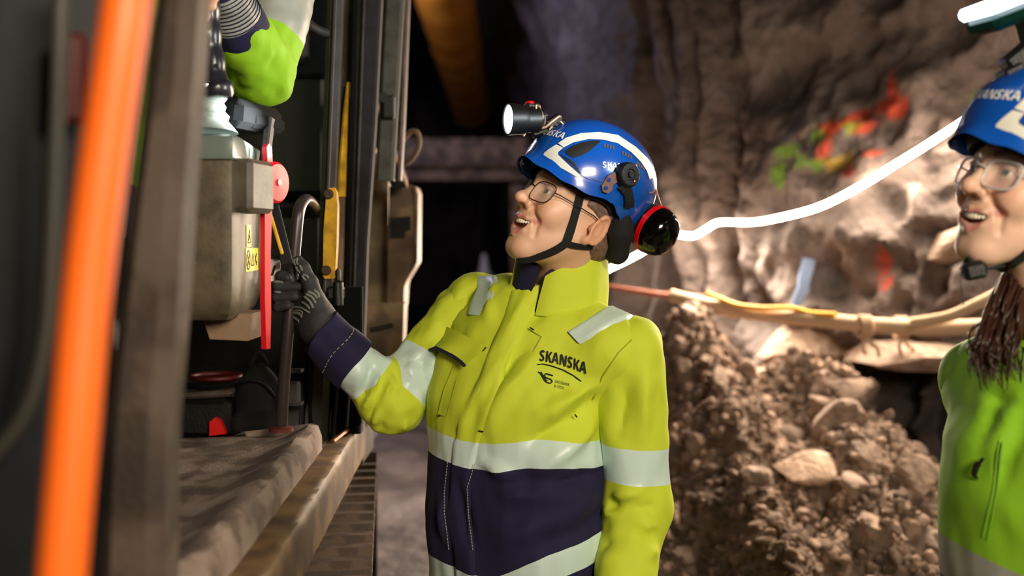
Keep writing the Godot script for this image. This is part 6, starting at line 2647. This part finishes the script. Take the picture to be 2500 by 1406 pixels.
# ---------------------------------------------------------------- the colleague at the edge of the frame
func colleague() -> void:
	var t := base("person", Vector3(0.85, 0, -1.5), "smiling person with long brown hair in a green high-visibility jacket", "person")
	var f := Transform3D(Basis(Vector3.UP, deg_to_rad(-70)) * Basis(Vector3.RIGHT, deg_to_rad(-15)) * Basis(Vector3.BACK, deg_to_rad(-10)), Vector3(0.756, 1.525, -1.45))
	var inv := f.affine_inverse()
	var tf := Transform3D(Basis(Vector3.UP, deg_to_rad(-62)), Vector3(0.862, 0, -1.52))
	var nb := Vector3(0.835, 1.31, -1.5)
	var hs := head_solid(inv * nb, 0.7, 0.001)
	var m := hs.mesh(Vector3(-0.105, -0.25, -0.19), Vector3(0.105, 0.14, 0.125), 0.003)
	skin_colors(m, Color(0.7, 0.44, 0.32), Color(0.55, 0.22, 0.19), Color(0.16, 0.09, 0.05), 0.75)
	part("body", to_world(m, f).commit(180), M.skin, t)
	face_bits(t, f, Vector3(0.05, 0.12, 1), 0.7)
	# jacket
	var js := Solid.new()
	var sl := tf * Vector3(0.17, 1.225, -0.01)
	var sr := tf * Vector3(-0.17, 1.225, -0.01)
	js.torso(tf, [[0.6, 0.18, 0.15, 0, 0.0], [0.86, 0.19, 0.16, 0, 0.0], [0.96, 0.195, 0.168, 0, 0.004], [1.06, 0.19, 0.168, 0, 0.006], [1.14, 0.188, 0.155, 0, 0.004], [1.2, 0.17, 0.13, 0, 0.0], [1.26, 0.12, 0.1, 0, -0.004], [1.31, 0.08, 0.08, 0, -0.006]], 0.02)
	js.capsule(nb - Vector3(0, 0.03, 0), sl, 0.06, 0.07, 0.05)
	js.capsule(nb - Vector3(0, 0.03, 0), sr, 0.06, 0.07, 0.05)
	m = js.mesh(Vector3(0.58, 0.58, -1.78), Vector3(1.1, 1.38, -1.22), 0.009)
	var folds := []
	for k in [[[2400, 960], [2480, 1300], 0.016, 0.0025], [[2440, 950], [2390, 1120], 0.014, -0.003], [[2490, 960], [2430, 1090], 0.016, 0.003], [[2500, 1040], [2440, 1200], 0.014, -0.003], [[2400, 960], [2490, 990], 0.01, -0.003]]:
		folds.append([hit_px(js, k[0][0], k[0][1]), hit_px(js, k[1][0], k[1][1]), k[2], k[3]])
	creases(m, folds)
	ripple(m, Vector3(9, 6, 9), 0.006, 14)
	var up := func(p: Vector3) -> float: return p.y + 0.32 * (p.x - 0.68)
	banded(m, up, [0.93, 0.995], [["navy_panel", M.navy], ["reflective_tape", M.tape_grey], ["green_panel", M.green]], t)
	# near sleeve, mostly out of the frame
	var s3 := Solid.new()
	var el := tf * Vector3(0.25, 0.93, -0.06)
	var wl := tf * Vector3(0.24, 0.7, 0.06)
	s3.capsule(sl, el, 0.07, 0.06, 0.03)
	s3.capsule(el, wl, 0.06, 0.05, 0.03)
	part("sleeve", s3.mesh(el - Vector3(0.25, 0.35, 0.2), el + Vector3(0.25, 0.42, 0.2), 0.01).commit(180), M.green, t)
	s3 = Solid.new()
	el = tf * Vector3(-0.19, 0.93, -0.16)
	wl = tf * Vector3(-0.2, 0.7, -0.12)
	s3.capsule(sr, el, 0.07, 0.06, 0.03)
	s3.capsule(el, wl, 0.06, 0.05, 0.03)
	part("sleeve", s3.mesh(el - Vector3(0.25, 0.35, 0.2), el + Vector3(0.25, 0.42, 0.2), 0.01).commit(180), M.green, t)
	# dark collar
	var rings := []
	for k in 33:
		var a := lerpf(0.25, TAU - 0.25, k / 32.0)
		var sec := PackedVector3Array()
		for q in [[0.082, 1.24], [0.08, 1.29], [0.074, 1.318], [0.066, 1.318], [0.07, 1.26]]:
			sec.append(Vector3(nb.x, q[1] - 0.02 * cos(a), nb.z) + tf.basis * Vector3(sin(a) * q[0], 0, cos(a) * q[0]))
		rings.append(sec)
	m = MB.new()
	m.loft(rings)
	part("collar", m.commit(50), M.navy, t)
	# zip pull
	m = MB.new()
	var z0 := hit_px(js, 2392, 1160)
	var zn := js.slope(z0)
	m.strap([hit_px(js, 2386, 1168) + zn * 0.002, hit_px(js, 2390, 1158) + zn * 0.008, hit_px(js, 2396, 1140) + zn * 0.008, hit_px(js, 2400, 1134) + zn * 0.007], [zn, zn, zn, zn], 0.0085, 0.004)
	m.strap([hit_px(js, 2400, 1136) + zn * 0.008, hit_px(js, 2407, 1120) + zn * 0.004], [zn, zn], 0.004, 0.003)
	part("zip_pull", m.commit(30), M.black, t)
	for l in [[[2440, 1075], [2425, 1200], [2400, 1310]], [[2448, 1080], [2434, 1205], [2412, 1318]]]:
		m = MB.new()
		m.tube(cloth_line(js, l, 0.001, 0.001), 0.0012, 5)
		part("seam", m.commit(60), mat(Color(0.42, 0.6, 0.12), 0.8), t)
	# hair: long wavy locks over the far shoulder, and the mass behind the neck
	var rng := RandomNumberGenerator.new()
	rng.seed = 3
	m = MB.new()
	for k in 150:
		var u := rng.randf()
		var w := rng.randf()
		var root := P(lerpf(2452, 2520, u), lerpf(640, 700, w), 1.47 + rng.randf() * 0.05)
		var mid1 := P(lerpf(2412, 2500, u) + rng.randfn() * 6.0, 745 + rng.randfn() * 8.0, 1.43 + rng.randf() * 0.06)
		var mid2 := P(lerpf(2376, 2490, u) + rng.randfn() * 8.0, 825 + rng.randfn() * 10.0, 1.40 + rng.randf() * 0.06)
		var tip := P(lerpf(2374, 2490, u) + rng.randfn() * 12.0, 905 + rng.randfn() * 22.0, 1.40 + rng.randf() * 0.05)
		var path := smooth_path([root, mid1, mid2, mid2.lerp(tip, 0.5) + Vector3(-0.006 + rng.randfn() * 0.004, 0, 0), tip], 4)
		m.tube(path, rng.randf_range(0.0022, 0.0045), 6, 0.0006)
	part("hair", m.commit(70), mat(Color(0.19, 0.095, 0.05), 0.4), t)
	var hair := Solid.new()
	hair.ellipsoid(Vector3(0, 0.03, -0.03), Vector3(0.08, 0.095, 0.092), 0.01)
	hair.capsule(Vector3(0.02, -0.02, -0.075), Vector3(0.0, -0.16, -0.1), 0.05, 0.05, 0.03)
	hair.ellipsoid(Vector3(0, 0.0, 0.078), Vector3(0.13, 0.15, 0.06), 0.01, 1)
	hair.two_ellipsoids(Vector3(0.075, -0.06, 0.02), Vector3(0.04, 0.06, 0.05), 0.01, 1)
	m = hair.mesh(Vector3(-0.1, -0.24, -0.17), Vector3(0.1, 0.14, 0.08), 0.005)
	ripple(m, Vector3(120, 20, 120), 0.004, 4)
	part("hair", to_world(m, f).commit(180), mat(Color(0.13, 0.065, 0.04), 0.45), t)
	# trousers and boots
	var leg := Solid.new()
	for sx in [-1.0, 1.0]:
		leg.capsule(tf * Vector3(0.085 * sx, 0.78, 0), tf * Vector3(0.1 * sx, 0.46, 0.03), 0.1, 0.078, 0.04)
		leg.capsule(tf * Vector3(0.1 * sx, 0.46, 0.03), tf * Vector3(0.11 * sx, 0.1, 0), 0.078, 0.065, 0.03)
	part("trousers", leg.mesh(Vector3(0.62, 0.02, -1.75), Vector3(1.1, 0.9, -1.22), 0.013).commit(180), M.navy, t)
	for sx in [-1.0, 1.0]:
		var b := Solid.new()
		var foot := tf * Vector3(0.11 * sx, 0.1, 0.0)
		b.capsule(foot + Vector3(0, 0.05, 0), foot + Vector3(0, -0.05, 0), 0.055, 0.05, 0.03)
		b.capsule(foot + Vector3(0, -0.055, 0), foot + tf.basis * Vector3(0, -0.06, 0.14), 0.046, 0.042, 0.04)
		part("boot", b.mesh(foot - Vector3(0.22, 0.12, 0.22), foot + Vector3(0.22, 0.14, 0.22), 0.012).commit(180), M.black_plastic, t)
	for sx in [-1.0, 1.0]:
		var wrist := tf * (Vector3(0.24, 0.7, 0.06) if sx > 0 else Vector3(-0.2, 0.7, -0.12))
		part("glove", simple_hand(wrist, tf.basis * Vector3(0, -1, 0.15), tf.basis * Vector3(0, 0, 1) * 1.0, 0.004), M.glove, t)
	# helmet, straps, lamp, glasses
	var h := helmet(f * HELMET_SEAT, "blue safety helmet on the person at the edge of the picture")
	m = MB.new()
	var lay := func(list: Array, width: float) -> void:
		var path := []
		var nor := []
		var px := []
		for q in list:
			px.append(Vector3(q[0], q[1], 0))
		for q in smooth_path(px, 4):
			var p := hit_px(hs, q.x, q.y, inv)
			var n := hs.slope(p)
			path.append(f * (p + n * 0.0015))
			nor.append(f.basis * n)
		m.strap(path, nor, width, 0.004)
	lay.call([[2362, 628], [2385, 646], [2420, 655], [2460, 645], [2500, 620], [2540, 590]], 0.017)
	part("chin_strap", m.commit(40), M.strap, h)
	m = MB.new()
	m.box(P(2378, 660, 1.405), Vector3(0.034, 0.026, 0.02), Basis(Vector3.BACK, 0.2), 0.006)
	m.tube(smooth_path([P(2350, 650, 1.41), P(2345, 690, 1.4), P(2352, 745, 1.4)], 4), 0.001, 5)
	part("buckle", m.commit(), M.black_plastic, h)
	# the lamp tilts up; its upper face glows, the case below is dark green
	var a := P(2386, 42, 1.4)
	var b := P(2600, -40, 1.46)
	var x := (b - a).normalized()
	var y := (Vector3.UP - x * Vector3.UP.dot(x)).normalized()
	var z := x.cross(y)
	var bs := Basis(x, y, z)
	m = MB.new()
	var mid := (a + b) * 0.5
	m.box(mid - y * 0.014, Vector3((b - a).length(), 0.026, 0.06), bs, 0.008)
	var lampb := part("head_lamp", m.commit(), mat(Color(0.02, 0.16, 0.13), 0.15), h, "green head lamp with a glowing white face")
	m = MB.new()
	m.box(mid + y * 0.007 - x * 0.004, Vector3((b - a).length() + 0.004, 0.018, 0.062), bs, 0.006)
	part("lamp_lens", m.commit(), glow_material(Color(0.88, 0.96, 1.0), 4.0), lampb)
	m = MB.new()
	m.box(P(2492, 140, 1.44), Vector3(0.055, 0.03, 0.03), Basis(Vector3.BACK, 0.7), 0.005)
	m.box(P(2520, 90, 1.44), Vector3(0.03, 0.06, 0.03), bs, 0.005)
	m.box(P(2465, 175, 1.43), Vector3(0.03, 0.012, 0.035), Basis(Vector3.BACK, 0.5), 0.003)
	part("mount", m.commit(), M.black_plastic, lampb)
	var s := SpotLight3D.new()
	s.name = "beam"
	s.spot_angle = 34.0
	s.spot_angle_attenuation = 1.0
	s.spot_range = 30.0
	s.light_size = 0.04
	lamp(s, a - x * 0.01 + y * 0.006, P(700, 60, 2.0), Color(0.93, 0.98, 1.0), LAMP2_ENERGY, lampb)
	var clear := mat(Color(0.75, 0.72, 0.72), 0.2)
	eyeglasses(f, "clear plastic-framed eyeglasses on the person with brown hair", clear, 0.0019)


const LAMP2_ENERGY := 0.8


func simple_hand(wl: Vector3, along_dir: Vector3, front: Vector3, cell: float) -> Mesh:
	var h := Solid.new()
	var d := along_dir.normalized()
	var side := d.cross(front).normalized()
	var palm := side.cross(d)
	h.capsule(wl - d * 0.02, wl + d * 0.05, 0.036, 0.03, 0.02)
	h.capsule(wl + d * 0.05 + side * 0.02, wl + d * 0.11 + side * 0.025, 0.022, 0.017, 0.02)
	h.capsule(wl + d * 0.05 - side * 0.02, wl + d * 0.11 - side * 0.025, 0.022, 0.017, 0.02)
	for k in 4:
		var o := wl + d * 0.115 + side * (0.033 - k * 0.022)
		var l: float = [0.036, 0.041, 0.038, 0.03][k]
		h.capsule(o, o + d * l + palm * 0.008, 0.01, 0.0095, 0.004)
		h.capsule(o + d * l + palm * 0.008, o + d * (l * 1.6) + palm * 0.028, 0.0095, 0.0082, 0.004)
	h.capsule(wl + d * 0.04 + side * 0.03, wl + d * 0.08 + side * 0.053 + palm * 0.015, 0.014, 0.012, 0.01)
	h.capsule(wl + d * 0.08 + side * 0.053 + palm * 0.015, wl + d * 0.11 + side * 0.058 + palm * 0.025, 0.012, 0.009, 0.004)
	return h.mesh(wl - Vector3(0.2, 0.2, 0.2), wl + Vector3(0.2, 0.2, 0.2), cell).commit(180)


# ---------------------------------------------------------------- the operator in the cab
func operator() -> void:
	var t := base("person", Vector3(-1.0, 1.1, -2.3), "person in yellow-green jacket sitting in the cab, arm on the joystick", "person")
	var sh := P(745, -270, 2.18)
	var el := P(640, 178, 1.98)
	var wr := P(500, -110, 1.73)
	# arm: sleeve with tape on the upper arm, dark forearm with tape
	var s := Solid.new()
	s.capsule(sh, el, 0.085, 0.058, 0.03)
	s.capsule(el, el + (wr - el) * 0.3, 0.06, 0.06, 0.03)
	var m := s.mesh(P(480, 320, 1.9) - Vector3(0.05, 0, 0.45), P(900, -420, 1.9) + Vector3(0.1, 0, 0.25), 0.0075)
	var folds := []
	for k in [[[570, 190], [650, 110], 0.01, -0.003], [[590, 210], [660, 120], 0.01, 0.003], [[620, 230], [672, 140], 0.01, -0.003], [[600, 100], [640, 60], 0.012, 0.003]]:
		folds.append([hit_px(s, k[0][0], k[0][1]), hit_px(s, k[1][0], k[1][1]), k[2], k[3]])
	creases(m, folds)
	ripple(m, Vector3(12, 12, 12), 0.008, 6)
	banded(m, func(p: Vector3) -> float: return along(sh, el, p), [0.58, 0.82], [["sleeve", M.green_yellow], ["reflective_tape", M.tape_grey], ["sleeve", M.green_yellow]], t)
	s = Solid.new()
	s.capsule(el + (wr - el) * 0.36, wr, 0.054, 0.04, 0.02)
	m = s.mesh(P(440, 320, 1.8) - Vector3(0.05, 0, 0.35), P(700, -250, 1.8) + Vector3(0.1, 0, 0.25), 0.0075)
	ripple(m, Vector3(12, 12, 12), 0.005, 7)
	var fore := func(p: Vector3) -> float: return along(el, wr, p)
	banded(m, fore, [0.5, 0.76], [["forearm", M.navy], ["reflective_tape", M.tape_grey], ["forearm", M.navy]], t)
	# dark stripes woven into the tape
	m = MB.new()
	var ax := (wr - el).normalized()
	for k in 9:
		var c := el.lerp(wr, 0.515 + k * 0.028)
		var ring := []
		var cx := ax.cross(Vector3.UP).normalized()
		var cy := cx.cross(ax)
		for n in 25:
			var w := TAU * n / 24.0
			var q := c + (cx * cos(w) + cy * sin(w)) * 0.06
			ring.append(s.drop(q, 0.001))
		m.tube(ring, 0.0012, 5)
	part("tape_stripe", m.commit(60), M.navy, t)
	# hand on the grip
	part("hand", simple_hand(wr + ax * 0.01, Vector3(0.1, -0.55, 0.25), Vector3(-0.6, 0, 0.6), 0.004), mat(Color(0.8, 0.58, 0.46), 0.5), t)
	# seated body behind the console
	var tf := Transform3D(Basis(Vector3.UP, 0.1), Vector3(-0.93, 1.42, -2.3))
	var b := Solid.new()
	b.torso(tf, [[0.02, 0.19, 0.14, 0, 0], [0.25, 0.19, 0.14, 0, 0.02], [0.45, 0.21, 0.14, 0, 0.03], [0.58, 0.18, 0.12, 0, 0.02], [0.66, 0.1, 0.08, 0, 0.02]], 0.02)
	b.capsule(tf * Vector3(0, 0.58, 0.02), sh, 0.07, 0.08, 0.05)
	b.capsule(tf * Vector3(0, 0.58, 0.02), tf * Vector3(-0.2, 0.53, 0.02), 0.07, 0.08, 0.05)
	b.capsule(tf * Vector3(-0.2, 0.53, 0.02), tf * Vector3(-0.26, 0.25, 0.1), 0.08, 0.06, 0.04)
	b.capsule(tf * Vector3(-0.26, 0.25, 0.1), tf * Vector3(-0.2, 0.2, 0.32), 0.06, 0.05, 0.03)
	part("jacket", b.mesh(Vector3(-1.32, 1.38, -2.55), Vector3(-0.3, 2.2, -1.85), 0.012).commit(180), M.green_yellow, t)
	var hf := Transform3D(Basis(Vector3.UP, 0.3), tf * Vector3(0.0, 0.82, 0.04))
	var hs := head_solid(Vector3(0, -0.2, -0.03), 0.3, 0.003)
	m = hs.mesh(Vector3(-0.105, -0.2, -0.19), Vector3(0.105, 0.15, 0.125), 0.005)
	skin_colors(m, Color(0.6, 0.36, 0.26), Color(0.5, 0.2, 0.18), Color(0.2, 0.12, 0.07), 0.6)
	part("body", to_world(m, hf).commit(180), M.skin, t)
	var hr := Solid.new()
	hr.ellipsoid(Vector3(0, 0.05, -0.025), Vector3(0.081, 0.098, 0.1), 0.01)
	hr.ellipsoid(Vector3(0, -0.02, 0.08), Vector3(0.1, 0.12, 0.07), 0.01, 1)
	part("hair", to_world(hr.mesh(Vector3(-0.1, -0.08, -0.14), Vector3(0.1, 0.16, 0.1), 0.006), hf).commit(180), mat(Color(0.2, 0.13, 0.08), 0.6), t)
	var lg := Solid.new()
	for sx in [-1.0, 1.0]:
		lg.capsule(tf * Vector3(0.08 * sx, 0.06, 0.0), tf * Vector3(0.1 * sx - 0.06, 0.12, 0.42), 0.09, 0.075, 0.04)
		lg.capsule(tf * Vector3(0.1 * sx - 0.06, 0.12, 0.42), tf * Vector3(0.1 * sx - 0.06, -0.22, 0.5), 0.075, 0.06, 0.03)
		lg.capsule(tf * Vector3(0.1 * sx - 0.06, -0.3, 0.5), tf * Vector3(0.1 * sx - 0.06, -0.31, 0.62), 0.05, 0.045, 0.03)
	part("trousers", lg.mesh(Vector3(-1.35, 1.05, -2.5), Vector3(-0.66, 1.7, -1.55), 0.014).commit(180), M.navy, t)
